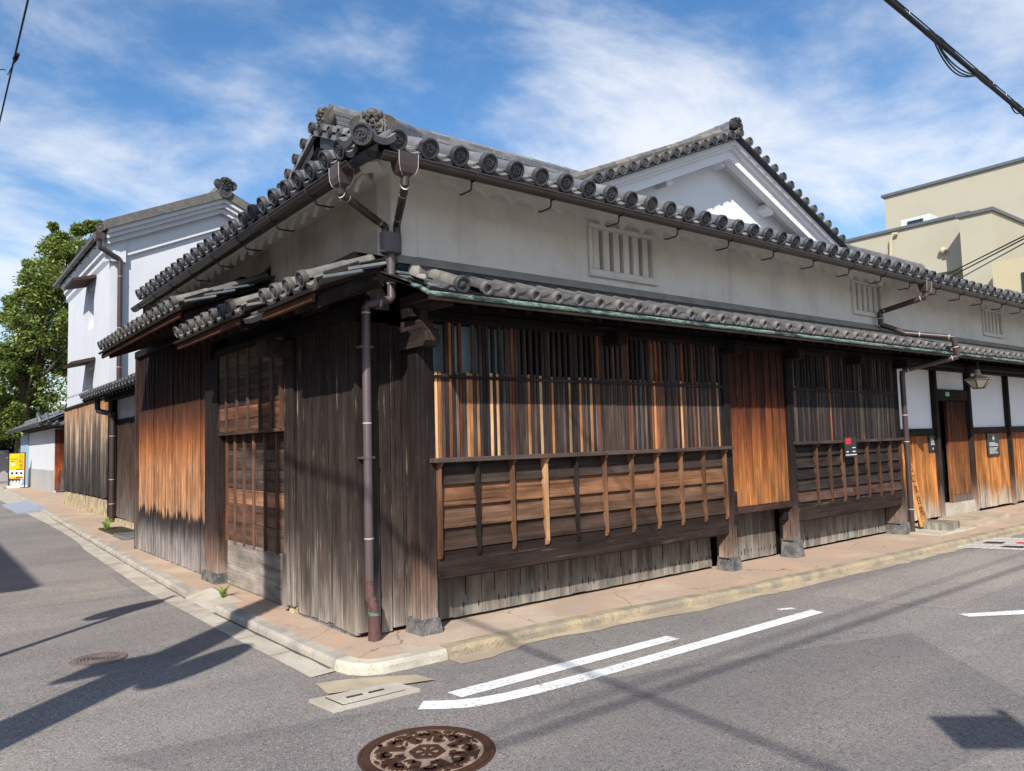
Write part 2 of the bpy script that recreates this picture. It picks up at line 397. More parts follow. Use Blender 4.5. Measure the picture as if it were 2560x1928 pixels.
def stone(name, c, c2, c3, sc=60, rough=.9, bs=.5, big=4, spd=.5):
    m, t, p = newmat(name, rough, .15)
    v = pos(t)
    a = nz(t, v, sc, 3, .6); b = nz(t, v, big, 5, .6)
    cc = mixc(t, mr(t, b, .35, .65, 0, 1, True), c, c2)
    cc = mixc(t, mr(t, a, .55, .7, 0, spd, True), cc, c3)
    L(t, cc, p.inputs['Base Color']); bump(t, p, a, bs, .01)
stone('kerb_stone', C(186, 177, 161), C(156, 148, 138), C(104, 96, 88), 90, .9, .5)
stone('kerb_rough', C(176, 158, 128), C(142, 132, 116), C(92, 82, 72), 80, .95, .8, 5, .7)
stone('kerb_new', C(206, 198, 178), C(176, 168, 150), C(120, 112, 100), 90, .9, .3)
stone('granite', C(122, 119, 115), C(78, 77, 77), C(170, 166, 160), 60, .85, .7, 9, .5)
stone('stone_tan', C(190, 174, 140), C(146, 130, 104), C(108, 94, 74), 22, .95, 1.0, 6)
stone('concrete', C(192, 184, 168), C(172, 162, 146), C(120, 110, 98), 110, .92, .3, 3, .4)
stone('concrete_warm', C(184, 168, 142), C(160, 146, 126), C(140, 118, 96), 90, .92, .3, 3, .4)
stone('moss_dark', C(56, 52, 40), C(80, 76, 50), C(40, 36, 30), 50, .95, .6)

# asphalt
m, t, p = newmat('asphalt', .88, .25)
v = pos(t)
fine = nz(t, v, 170, 3, .75); vor = N(t, 'ShaderNodeTexVoronoi', Scale=150.0, feature='F1'); L(t, v, vor.inputs['Vector'])
lane = nz(t, mapped(t, v, (.12, .9, 1)), 1, 3, .6, .6); big = nz(t, v, .55, 4, .6); med = nz(t, v, 6, 4, .65)
cc = mixc(t, mr(t, big, .35, .65, 0, 1, True), C(150, 142, 135), C(134, 128, 123))
cc = mixc(t, mr(t, med, .4, .7, 0, .3, True), cc, C(154, 144, 135))
sp = N(t, 'ShaderNodeSeparateColor'); L(t, vor.outputs['Color'], sp.inputs[0])
cc = mixc(t, mr(t, sp.outputs[0], .80, .97, 0, .75), cc, C(198, 188, 176))
cc = mixc(t, mr(t, lane, .44, .56, 0, .35, True), cc, C(122, 117, 114))
blot = nz(t, v, 2.3, 5, .7, .4); cc = mixc(t, mr(t, blot, .62, .74, 0, .35, True), cc, C(96, 91, 88))
wv0 = nz(t, v, 1.4, 5, .7); wa0 = N(t, 'ShaderNodeVectorMath', operation='ADD'); L(t, v, wa0.inputs[0]); cb0 = N(t, 'ShaderNodeCombineXYZ'); [L(t, mth(t, 'MULTIPLY', wv0, 1.1), cb0.inputs[i]) for i in (0, 1)]; L(t, cb0.outputs[0], wa0.inputs[1])
vo0 = N(t, 'ShaderNodeTexVoronoi', Scale=.33, feature='DISTANCE_TO_EDGE'); L(t, wa0.outputs[0], vo0.inputs['Vector'])
cc = mixc(t, mth(t, 'MULTIPLY', mr(t, vo0.outputs['Distance'], 0.0, .0016, .6, 0), mr(t, nz(t, v, .5, 2, .5), .48, .56, 0, 1, True)), cc, C(62, 58, 56))
cc = mixc(t, mr(t, sp.outputs[1], .72, .95, 0, .7), cc, C(60, 56, 54))
cc = mixc(t, mr(t, fine, .5, .75, 0, .35), cc, C(70, 66, 64))
L(t, cc, p.inputs['Base Color']); bump(t, p, mth(t, 'ADD', fine, sp.outputs[2]), .55, .006)
def asphalt_like(name, src, k):
    m = MAT[src].copy(); m.name = name; MAT[name] = m; t = m.node_tree; p = t.nodes['Principled BSDF']; lk = p.inputs['Base Color'].links[0].from_socket
    L(t, mixc(t, 1.0, lk, (k[0], k[1], k[2], 1), 'MULTIPLY'), p.inputs['Base Color'])
asphalt_like('asphalt_pale', 'asphalt', (1.16, 1.14, 1.10)); asphalt_like('asphalt_dark', 'asphalt', (.80, .80, .82))
# terracotta coloured pavement with cracks
m, t, p = newmat('pavement', .92, .15)
v = pos(t)
a = nz(t, v, 1.6, 5, .6); b = nz(t, v, 120, 3, .6); d = nz(t, mapped(t, v, (.5, .5, 1)), 2.2, 6, .6)
cc = mixc(t, mr(t, a, .35, .7, 0, 1, True), C(186, 158, 134), C(172, 152, 134))
cc = mixc(t, mr(t, d, .5, .7, 0, .6, True), cc, C(198, 182, 162))
cc = mixc(t, mr(t, b, .55, .75, 0, .3), cc, C(130, 108, 92))
wv = nz(t, v, 5, 4, .7); wa = N(t, 'ShaderNodeVectorMath', operation='MULTIPLY_ADD'); L(t, v, wa.inputs[0]); wa.inputs[1].default_value = (1, 1, 1)
cb = N(t, 'ShaderNodeCombineXYZ'); [L(t, mth(t, 'MULTIPLY', wv, .35), cb.inputs[i]) for i in (0, 1)]; L(t, cb.outputs[0], wa.inputs[2])
vo = N(t, 'ShaderNodeTexVoronoi', Scale=1.15, feature='DISTANCE_TO_EDGE'); L(t, wa.outputs[0], vo.inputs['Vector'])
crk = mr(t, vo.outputs['Distance'], 0.0, .006, .8, 0)
cc = mixc(t, mth(t, 'MULTIPLY', crk, mr(t, nz(t, v, 1.3, 2, .5), .38, .5, 0, 1, True)), cc, C(84, 66, 54))
cc = mixc(t, mr(t, nz(t, v, 7, 5, .7), .58, .74, 0, .4, True), cc, C(120, 104, 92))
L(t, cc, p.inputs['Base Color']); bump(t, p, b, .3, .004)
# leaves
def leaf_mat(name, c1, c2, c3):
    m, t, p = newmat(name, .5, .35)
    oi = N(t, 'ShaderNodeNewGeometry')
    L(t, ramp(t, oi.outputs['Random Per Island'], [(0.0, c1), (.5, c2), (1.0, c3)]), p.inputs['Base Color'])
    tr = N(t, 'ShaderNodeBsdfTranslucent'); L(t, ramp(t, oi.outputs['Random Per Island'], [(0.0, c2), (1.0, c3)]), tr.inputs[0])
    ms = N(t, 'ShaderNodeMixShader'); ms.inputs[0].default_value = .3
    L(t, p.outputs[0], ms.inputs[1]); L(t, tr.outputs[0], ms.inputs[2]); L(t, ms.outputs[0], t.nodes['Material Output'].inputs[0])
leaf_mat('leaf', (.06, .10, .02, 1), (.16, .22, .045, 1), (.32, .37, .09, 1))
leaf_mat('leaf_dark', (.02, .045, .012, 1), (.04, .08, .018, 1), (.08, .12, .03, 1))
leaf_mat('leaf_bright', (.10, .19, .02, 1), (.17, .28, .03, 1), (.26, .36, .05, 1))
plain('bark', C(92, 78, 66), .9, .1, 0, .4, 20)
# ------------------------------------------------------------------ ground, road, pavement, kerbs
RD, SW = 0.05, 0.12
g = MB(); g.add([(-500, -500, RD), (500, -500, RD), (500, 500, RD), (-500, 500, RD)], [(0, 1, 2, 3)])
road = tag(g.build('road', 'asphalt'), kind='structure')
def strip(a, b, z, name, mat, parent, kind=None):
    """flat sheet between two polylines of equal length"""
    n = len(a); m = MB(); m.add([(p[0], p[1], z) for p in a]+[(p[0], p[1], z) for p in b], [(i, i+1, n+i+1, n+i) for i in range(n-1)])
    return m.build(name, mat, parent)
# kerb face line (x,y), from the far left street round the corner to the far right
KL = [(.62, 42), (.36, 28), (.14, 20), (-.05, 15.5), (-.20, 11), (-.29, 8.1), (-.36, 6), (-.41, 4.2), (-.44, 2.95)]
KR = [(-.44, 2.0), (-.425, .8), (-.41, .1), (-.40, -.45), (-.33, -.66), (-.2, -.75), (0.0, -.765), (.30, -.765), (1.07, -.765), (1.89, -.81), (3.28, -.96), (6.1, -1.06), (10.3, -1.14), (16, -1.2), (40, -1.5)]
inner = 0.10
pv = MB()
def pq_(*p): pv.add([(x, y, SW) for x, y in p], [tuple(range(len(p)))])
kl = [(p[0]+.05, p[1]) for p in KL]
for a, b in zip(kl, kl[1:]):
    for (ya, xa, yb, xb) in ((a[1], a[0], b[1], b[0]),):
        xr = 8.0 if yb >= 7.9 else .3
        pq_((xa, ya), (xr, ya), (xr, yb), (xb, yb))
pq_((-.20, 2.95), (.3, 2.95), (.3, 2.0), (-.20, 2.0))
kr = [(-.39, 2.0), (-.375, .8), (-.36, .1), (-.35, -.40)]
for a, b in zip(kr, kr[1:]): pq_(a, (.3, a[1]), (.3, b[1]), b)
pq_((-.35, -.40), (.3, -.40), (.3, -.715), (0, -.715), (-.18, -.70), (-.29, -.62))
k2 = [(p[0], p[1]+.05) for p in KR if p[0] >= .29]
for a, b in zip(k2, k2[1:]): pq_(a, b, (b[0], .6), (a[0], .6))
pave = tag(pv.build('pavement', 'pavement'), kind='structure')
def offset_pt(pts, i, d):
    a = Vector(pts[max(i-1, 0)]); b = Vector(pts[min(i+1, len(pts)-1)]); t = (b-a).normalized(); n = Vector((-t.y, t.x)); return Vector(pts[i])+n*d
def resample(pts, step):
    out = [Vector(pts[0])]; acc = 0
    for i in range(len(pts)-1):
        a, b = Vector(pts[i]), Vector(pts[i+1]); l = (b-a).length; k = max(1, int(round(l/step)))
        for j in range(1, k+1): out.append(a.lerp(b, j/k))
    return out
def kerb_run(pts, step, mats, wid=.11, gap=.006):
    """separate kerb stones along a line; the pavement lies to the left of the travel direction"""
    i = 0; n = len(pts)-1; q = 0
    while i < n:
        j = min(n, i+step); seg = pts[i:j+1]
        prof = [(-.010, RD-.03), (-.004, SW-.024), (.004, SW-.010), (.018, SW+.002), (wid, SW+.005), (wid, RD-.03)]
        m = MB(); rings = []
        for s_, p in enumerate(seg):
            k = i+s_; a = pts[max(k-1, 0)]; b = pts[min(k+1, n)]; t = (b-a).normalized(); nn = Vector((-t.y, t.x))
            pp = p.copy()
            if s_ == 0: pp = p+t*gap/2
            if s_ == len(seg)-1: pp = p-t*gap/2
            for (o, z) in prof:
                w_ = noise.noise(Vector((pp.x*3, pp.y*3, z*9+o*20)))*.005+noise.noise(Vector((pp.x*11, pp.y*11, z*30)))*.003
                rings.append((pp.x+nn.x*(o+w_), pp.y+nn.y*(o+w_), z+w_*.5))
        k = len(prof); fs = []
        for s_ in range(len(seg)-1):
            for e in range(k-1): fs.append((s_*k+e, s_*k+e+1, (s_+1)*k+e+1, (s_+1)*k+e))
        fs.append(tuple(range(k))); fs.append(tuple(range((len(seg)-1)*k, len(seg)*k))[::-1])
        m.add(rings, fs); m.build('kerb_stone', mats[min(q, len(mats)-1)] if len(mats) > 1 else mats[0], pave); q += 1; i = j
kerb_run(resample(KL, .5), 2, ['kerb_stone'])
kerb_run(resample([(-.44, 2.0), (-.425, .8), (-.41, .1), (-.40, -.45)], .3), 3, ['kerb_stone'])
kerb_run(resample([(-.40, -.45), (-.37, -.6), (-.30, -.70), (-.2, -.75), (0.0, -.765), (.30, -.765)], .3), 9, ['kerb_new'])
kerb_run(resample([(.30, -.765), (1.07, -.765), (1.89, -.81), (3.28, -.96), (6.1, -1.06), (10.3, -1.14), (16, -1.2), (30, -1.4)], .5), 4, ['kerb_rough'])
# end faces of the lowered crossing in front of the side door
m = MB(); m.prism([(-.46, RD-.02), (-.46, RD+.008), (-.19, SW+.003), (-.19, RD-.02)], 1, 2.0, 2.95); m.build('lowered_kerb', 'concrete', pave)
for yk in (2.003, 2.947): MB().box(-.44, -.195, yk-.004, yk+.004, RD-.02, SW).build('kerb_end', 'kerb_stone', pave)
# concrete gutter along the left kerb, laid as slabs
gl = resample([(-.29, 42), (-.30, 20), (-.33, 14), (-.38, 10), (-.52, 8.3), (-.64, 4.1), (-.65, 3.1), (-.63, 2.2), (-.62, .86), (-.60, .2), (-.59, -.5)], .6)
def kx(y):
    pts = KL+KR[:4]
    for a, b in zip(pts, pts[1:]):
        if b[1] <= y <= a[1]: f = (y-b[1])/(a[1]-b[1]); return b[0]+(a[0]-b[0])*f
    return -.4
for i in range(len(gl)-1):
    a, b = gl[i], gl[i+1]; e = .004
    m = MB(); y0, y1 = a.y-e, b.y+e
    xa = min(a.x, kx(a.y)-.18); xb = min(b.x, kx(b.y)-.18)
    m.add([(xa, y0, RD+.004), (kx(y0)-.012, y0, RD+.010), (kx(y1)-.012, y1, RD+.010), (xb, y1, RD+.004)], [(0, 3, 2, 1)])
    m.build('gutter_slab', 'concrete' if random.random() < .8 else 'kerb_stone', road)
# sandy broken edge along the right kerb
sd = resample([(.3, -.765), (1.07, -.765), (1.89, -.81), (3.28, -.96), (6.1, -1.06), (10.3, -1.14)], .12)
a_ = []; b_ = []
for i, p in enumerate(sd):
    w_ = .13+.10*noise.noise(Vector((p.x*1.3, 0, 0)))+.05*noise.noise(Vector((p.x*6, 3, 0)))
    a_.append((p.x, p.y+.01)); b_.append((p.x, p.y-max(.04, w_)))
strip(b_, a_, RD+.004, 'gutter_edge', 'concrete_warm', road)
stone('kerb_dirt', C(112, 102, 90), C(84, 76, 66), C(140, 130, 114), 60, .95, .6)
# repaired asphalt patches and grit along the kerb
def blob(name, mat, pts, z, amp=.05, step=.15):
    pts = resample(pts+[pts[0]], step)[:-1]; c_ = sum(pts, Vector((0, 0)))/len(pts); m = MB()
    q = [(p.x+amp*noise.noise(Vector((p.x*3, p.y*3, z*50))), p.y+amp*noise.noise(Vector((p.x*3, p.y*3, 7+z*50))), z) for p in pts]
    n = len(q); m.add(q+[(c_.x, c_.y, z)], [(i, (i+1) % n, n) for i in range(n)]); return m.build(name, mat, road)
blob('road_patch', 'asphalt_pale', [(3.9, -1.3), (9.5, -1.4), (9.3, -2.3), (4.2, -2.5)], RD+.0015, .03)
blob('road_patch', 'asphalt_dark', [(-1.9, -1.0), (-.9, -1.25), (3.2, -2.6), (2.0, -3.9), (-.6, -3.6)], RD+.001, .02)
blob('road_patch', 'asphalt_pale', [(-2.6, 3.6), (-.75, 3.7), (-.72, 5.4), (-2.6, 5.6)], RD+.001, .06)
gk = resample([(-.452, 2.9), (-.415, 4.2), (-.365, 6), (-.30, 8.1), (-.21, 11), (-.06, 15.5)], .1)
strip([(p.x-.014-.012*noise.noise(Vector((p.y*4, 0, 0))), p.y) for p in gk], [(p.x+.01, p.y) for p in gk], RD+.0115, 'kerb_grit', 'kerb_dirt', road)
gk = resample([(-.415, -.42), (-.425, .1), (-.44, .8), (-.455, 1.98)], .1)
strip([(p.x-.014-.012*noise.noise(Vector((p.y*4, 0, 0))), p.y) for p in gk], [(p.x+.01, p.y) for p in gk], RD+.0115, 'kerb_grit', 'kerb_dirt', road)
# concrete drain lids at the corner
def ground_poly(name, mat, pix, z=RD+.006, parent=None, conv=None):
    pts = [onz(*q, z) for q in pix]; m = MB(); m.add(pts, [tuple(range(len(pts)))[::-1]]); return m.build(name, mat, parent)
def Zm(x0, y0, s): return lambda a, b: (x0+a/s, y0+b/s)
zq = Zm(700, 1500, 2.011)
ground_poly('drain_surround', 'concrete_warm', [zq(180, 420), zq(240, 472), zq(640, 420), zq(780, 400), zq(680, 375), zq(330, 398)], RD+.012, road)
lid = empty('drain_lid', onz(*zq(420, 485), RD), 'pale concrete drain lid with two hand slots set in the road at the kerb corner', 'drain lid')
pts = [onz(*zq(*q), RD+.018) for q in ((145, 500), (270, 553), (705, 445), (575, 413))]
def slab(pts, th, c=0): 
    m = MB(); n = len(pts); lo = [Vector((p.x, p.y, p.z-th)) for p in pts]
    m.add([*pts, *lo], [tuple(range(n))[::-1], tuple(range(n, 2*n))]+[(i, (i+1) % n, n+(i+1) % n, n+i) for i in range(n)]); return m
slab(pts, .06).build('surround', 'concrete', lid)
pc = sum(pts, Vector())/4
inn = [pc+(p-pc)*.72+Vector((0, 0, .003)) for p in pts]
slab(inn, .02).build('lid_edge', 'black', lid)
inn = [pc+(p-pc)*.70+Vector((0, 0, .006)) for p in pts]
slab(inn, .02).build('lid_plate', 'concrete', lid)
for f in (.32, .68):
    a, b = inn[0].lerp(inn[1], .5), inn[3].lerp(inn[2], .5); c_ = a.lerp(b, f); u_ = (b-a).normalized(); w_ = Vector((-u_.y, u_.x, 0))
    s_ = [c_-u_*.05-w_*.012, c_-u_*.05+w_*.012, c_+u_*.05+w_*.012, c_+u_*.05-w_*.012]; s_ = [q+Vector((0, 0, .003)) for q in s_]
    slab(s_, .02).build('hand_slot', 'moss_dark', lid)
# painted road lines
zl = RD+.004
def ground_strip(name, lo, up, mat='white_paint'):
    n = len(lo); a = [onz(*q, zl) for q in lo]; b = [onz(*q, zl) for q in up]
    m = MB(); m.add(a+b, [(i, i+1, n+i+1, n+i) for i in range(n-1)]); return m.build(name, mat, road)
ground_strip('painted_line', [zq(912, 490), zq(2010, 195)], [zq(840, 465), zq(1943, 180)])
ground_strip('painted_line', [zq(693, 550), zq(830, 548), zq(960, 540), zq(1100, 515), zq(1300, 470), zq(1600, 390), (2059, 1531)],
             [zq(720, 508), zq(880, 503), zq(1000, 490), zq(1130, 467), zq(1330, 418), zq(1640, 338), (2028, 1524)])
ground_strip('painted_line', [(2423, 1542), (2640, 1532)], [(2397, 1535), (2640, 1520)])
ground_strip('painted_line', [(1950, 1526), (1990, 1522)], [(1942, 1522), (1978, 1519)])
# picture panel printed on the road by the entrance
zd = Zm(2200, 1000, 3.967)
ground_poly('road_panel', 'panel_white', [zd(735, 1462), zd(1080, 1365), zd(1700, 1372), zd(1700, 1500)], RD+.006, road)
for mt, q in (('dark_plastic', [(1010, 1420), (1060, 1403), (1250, 1408), (1210, 1426)]), ('dark_plastic', [(1180, 1458), (1240, 1444), (1440, 1450), (1420, 1470)]), ('red_ink', [(1340, 1420), (1370, 1408), (1480, 1412), (1480, 1430)])):
    ground_poly('panel_print', mt, [zd(*a) for a in q], RD+.009, road)
pa_, pb2, pc2, pd2 = [onz(*zd(*q), RD+.0085) for q in ((735, 1462), (1080, 1365), (1700, 1372), (1700, 1500))]
gl_ = MB()
for i in range(1, 5):
    f = i/5; u0, u1 = pa_.lerp(pb2, f), pd2.lerp(pc2, f); n_ = (u1-u0).normalized(); w_ = Vector((-n_.y, n_.x, 0))*.012; gl_.add([u0-w_, u1-w_, u1+w_, u0+w_], [(0, 1, 2, 3)])
for i in range(1, 12):
    f = i/12; u0, u1 = pa_.lerp(pd2, f), pb2.lerp(pc2, f); n_ = (u1-u0).normalized(); w_ = Vector((-n_.y, n_.x, 0))*.008; u0.z = u1.z = RD+.0078; gl_.add([u0-w_, u1-w_, u1+w_, u0+w_], [(0, 1, 2, 3)])
gl_.build('panel_grid', 'concrete', road)
# cast iron covers
def manhole(name, c, r, label, big):
    e = empty(name, (c.x, c.y, RD), label, 'manhole cover')
    m = MB(); T = Matrix.Translation((c.x, c.y, 0))
    m.lathe([(r, RD-.02), (r, RD+.006), (r*.985, RD+.008), (r*.955, RD+.008), (r*.95, RD+.001)], 48, T, 0, False); m.build('rim', 'rust_iron' if big else 'iron_worn', e, True)
    m = MB(); m.lathe([(r*.955, RD+.0028), (0.0001, RD+.0035)], 48, T); m.build('plate', 'rust_ground' if big else 'iron_dark', e, True)
    m = MB(); m.lathe([(r*.946, RD+.002), (r*.944, RD+.010), (r*.828, RD+.010), (r*.824, RD+.002)], 48, T, 0, False); m.build('outer_ring', 'rust_iron' if big else 'iron_worn', e, True)
    rot = Matrix.Translation((c.x, c.y, RD+.0035)) @ Matrix.Rotation(R(-38), 4, 'Z')
    def leaf(mb, cx, cy, an, ln, wd):
        pr = [(0, 0), (.3, .5), (.6, .42), (1, 0), (.6, -.42), (.3, -.5)]
        ca, sa = math.cos(an), math.sin(an); pts = [(cx+ca*a*ln-sa*b*wd, cy+sa*a*ln+ca*b*wd) for a, b in pr]; mb.prism(pts, 2, 0, .006)
    if big:
        m = MB()
        hexo = [(math.cos(R(60*i))*r*.27, math.sin(R(60*i))*r*.27) for i in range(6)]; hexi = [(a*.68, b*.68) for a, b in hexo]
        for i in range(6):
            j = (i+1) % 6; m.prism([hexo[i], hexo[j], hexi[j], hexi[i]], 2, 0, .0065)
        m.build('hexagon_emblem', 'rust_iron', e, M=rot)
        m = MB()
        for an in (0, 180): m.prism([(math.cos(R(an+90))*.002+a*math.cos(R(an+90)) - b*math.sin(R(an+90)), a*math.sin(R(an+90)) + b*math.cos(R(an+90))) for a, b in ((.0, -.008), (.055, -.008), (.06, 0), (.055, .008), (0, .008))], 2, 0, .006)
        for sg in (1, -1):
            for dy_ in (.012, .032): m.prism([(sg*.012, dy_*.3), (sg*.055, dy_+.012), (sg*.055, dy_+.02), (sg*.012, dy_*.3+.008)], 2, 0, .006)
            for dy_ in (.012, .032): m.prism([(sg*.012, -dy_*.3), (sg*.045, -dy_-.012), (sg*.045, -dy_-.02), (sg*.012, -dy_*.3-.008)], 2, 0, .006)
        m.build('emblem_strokes', 'rust_iron', e, M=rot)
        m = MB(); random.seed(3)
        for k in range(8):                      # flower sprays round the ring
            a = R(45*k+10); cx, cy = math.cos(a)*r*.56, math.sin(a)*r*.56
            for q in range(7): leaf(m, cx, cy, a+R(-75+25*q), r*.19, r*.075)
            m.lathe([(r*.06, 0), (r*.055, .006), (0.0001, .0065)], 10, Matrix.Translation((cx, cy, 0)))
            for q in range(5):
                b = a+R(14+3.2*q); leaf(m, math.cos(b)*r*.34, math.sin(b)*r*.34, b+R(6), r*.36, r*.028)
            b = a+R(22); leaf(m, math.cos(b)*r*.68, math.sin(b)*r*.68, b+R(70), r*.2, r*.09); leaf(m, math.cos(b)*r*.36, math.sin(b)*r*.36, b-R(60), r*.16, r*.08)
            leaf(m, math.cos(b)*r*.74, math.sin(b)*r*.74, b-R(80), r*.15, r*.06)
            for q in range(5):
                b2 = a+R(U(-20, 20)); r2 = U(.32, .74)*r; leaf(m, math.cos(b2)*r2, math.sin(b2)*r2, b2+R(U(-60, 60)), r*U(.08, .2), r*U(.03, .06))
        m.build('flower_relief', 'rust_iron', e, M=rot)
    else:
        m = MB()
        for rr in (.25, .38, .5, .62): m.lathe([(r*rr, .001), (r*rr, .006), (r*(rr+.07), .006), (r*(rr+.07), .001)], 36, None, 0, False)
        for k in range(28):
            a = R(360/28*k); m.box(-.010, .010, r*.72, r*.9, 0, .006, 0, Matrix.Rotation(a, 4, 'Z'))
        m.build('ring_relief', 'iron_worn', e, M=Matrix.Translation((c.x, c.y, RD+.0035)))
plain('iron_dark', C(84, 76, 72), .7, .3, 0, .2, 30); plain('rust_iron', C(78, 54, 43), .5, .4, .2, .15, 20); plain('rust_ground', C(150, 130, 112), .8, .2, 0, .3, 30); plain('iron_worn', C(122, 110, 102), .55, .4, .2, .2, 30)
manhole('manhole_cover', onz(1068, 1882, RD), .335, 'large brown cast iron manhole cover with hexagon emblem and flower relief', True)
manhole('manhole_cover', onz(246, 1649, RD), .19, 'small grey round manhole cover with concentric rings beside the pole shadow', False)

# ------------------------------------------------------------------ the old corner house
house = empty('corner_house', (0, 0, SW), 'old dark timber corner house with white plaster upper walls and grey tiled roofs', 'house')
# solid inner volumes, added unseen to keep light out
core = MB(); core.box(.45, 15.9, .25, 9.0, SW, 4.2); core.box(.06, .45, .25, 7.05, SW, 2.4); core.box(.45, 4.0, .05, .25, 2.6, 3.6)
core.box(4.32, 8.2, -.05, .25, SW, 3.1); core.box(.4, .55, -.04, .25, SW, 2.5)
core.build('light_block', 'interior', house)

# ---- right front: corner panel, posts
def stone_block(parent, x0, x1, y0, y1, z0, z1, mat='granite', name='base_stone', taper=.015):
    m = MB(); n = 4; vs = []
    for k in range(3):
        f = k/2; t_ = taper*f
        for (a, b) in ((x0+t_, y0+t_), ((x0+x1)/2, y0+t_*.8), (x1-t_, y0+t_), (x1-t_, (y0+y1)/2), (x1-t_, y1-t_), ((x0+x1)/2, y1-t_), (x0+t_, y1-t_), (x0+t_, (y0+y1)/2)):
            q = noise.noise(Vector((a*13, b*13, f*3)))*.012; vs.append((a+q, b+q, z0+(z1-z0)*f+(q*.6 if k else 0)))
    fs = [(k*8+i, k*8+(i+1) % 8, k*8+8+(i+1) % 8, k*8+8+i) for k in range(2) for i in range(8)]+[tuple(range(16, 24))]
    m.add(vs, fs); return m.build(name, mat, parent)
def post(x0, x1, y0, y1, z0, z1, mat='wood_post', st=None, flare=0, name='post'):
    m = MB()
    if flare:
        for zz0, zz1, f0, f1 in ((z0, z0+.14, flare, flare*.8), (z0+.14, z0+.42, flare*.8, 0), (z0+.42, z1, 0, 0)):
            m.add([(x0-f0, y0, zz0), (x1+f0*.2, y0, zz0), (x1+f0*.2, y1, zz0), (x0-f0, y1, zz0), (x0-f1, y0, zz1), (x1+f1*.2, y0, zz1), (x1+f1*.2, y1, zz1), (x0-f1, y1, zz1)],
                  [(0, 1, 5, 4), (1, 2, 6, 5), (2, 3, 7, 6), (3, 0, 4, 7)])
    else: m.cbox(x0, x1, y0, y1, z0, z1, .008)
    p_ = m.build(name, mat, house)
    if st: stone_block(p_, *st)
    return p_
post(.365, .515, -.325, -.17, .22, 2.56, st=(.34, .535, -.35, -.12, SW, .235))
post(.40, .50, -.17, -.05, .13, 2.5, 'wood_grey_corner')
post(4.175, 4.285, -.335, -.21, .26, 2.52, st=(4.14, 4.315, -.37, -.16, SW, .265), flare=.045)
post(5.395, 5.50, -.335, -.21, .32, 2.52, st=(5.36, 5.53, -.37, -.16, SW, .325), flare=.045)
post(8.12, 8.25, -.30, -.10, .27, 2.52, st=(8.08, 8.3, -.34, -.08, SW, .275), flare=.05)
cw = MB().box(.0, .42, -.02, .05, SW+.06, 2.5).build('corner_wall', 'interior', house)
x = -.035
for w_ in (.085, .115, .10, .105, .06):
    zt = 2.50+U(-.01, .01)
    o = box('board', 'wood_grey_corner', cw, x, x+w_-.005, -.075+U(-.008, .004), -.03, .13+U(0, .035), zt, .004, rot=U(-.004, .004), axis='Y'); x += w_
MB().box(.425, .455, -.14, -.06, .62, .83).build('patch_block', 'wood_grey_base', cw)
# ---- base boards behind the overhanging bays
def base_boards(x0, x1, y, z0, z1, wmean=.155, slots=True):
    b = MB().box(x0, x1, y+.02, y+.05, SW+.03, z1).build('base_wall', 'interior', house)
    x = x0; k = 0; st_ = MB()
    while x < x1-.03:
        w_ = min(wmean*U(.85, 1.15), x1-x)
        gp = .012 if (slots and k % 2 == 0) else .003
        if slots and k % 2 == 0:               # slot only in the upper half of the joint
            m = MB(); xa, xb = 0, w_-.002
            m.prism([(xa, z0), (xb, z0), (xb, z0+.16), (xb-.011, z0+.17), (xb-.011, z1), (xa, z1)], 1, -.012, .015)
            m.build('board', 'wood_grey_base', b, M=Matrix.Translation((x, y+U(-.003, .003), 0)))
        else: box('board', 'wood_grey_base', b, x, x+w_-gp, y-.012+U(-.003, .003), y+.015, z0+U(-.004, .004), z1, .003)
        for f in (.25, .75):
            if random.random() < .75: st_.box(x+w_*f-.0035, x+w_*f+.0035, y-.0165, y-.012, z0+.06+U(0, .03), z0+.10+U(0, .03))
        x += w_; k += 1
    tag(st_.build('nail_stains', 'ink', b), kind='stuff')
base_boards(.52, 4.16, -.08, .145, .62)
base_boards(4.30, 5.40, -.07, .14, .8, .12, False)
base_boards(5.52, 8.10, -.08, .15, .66, .17)
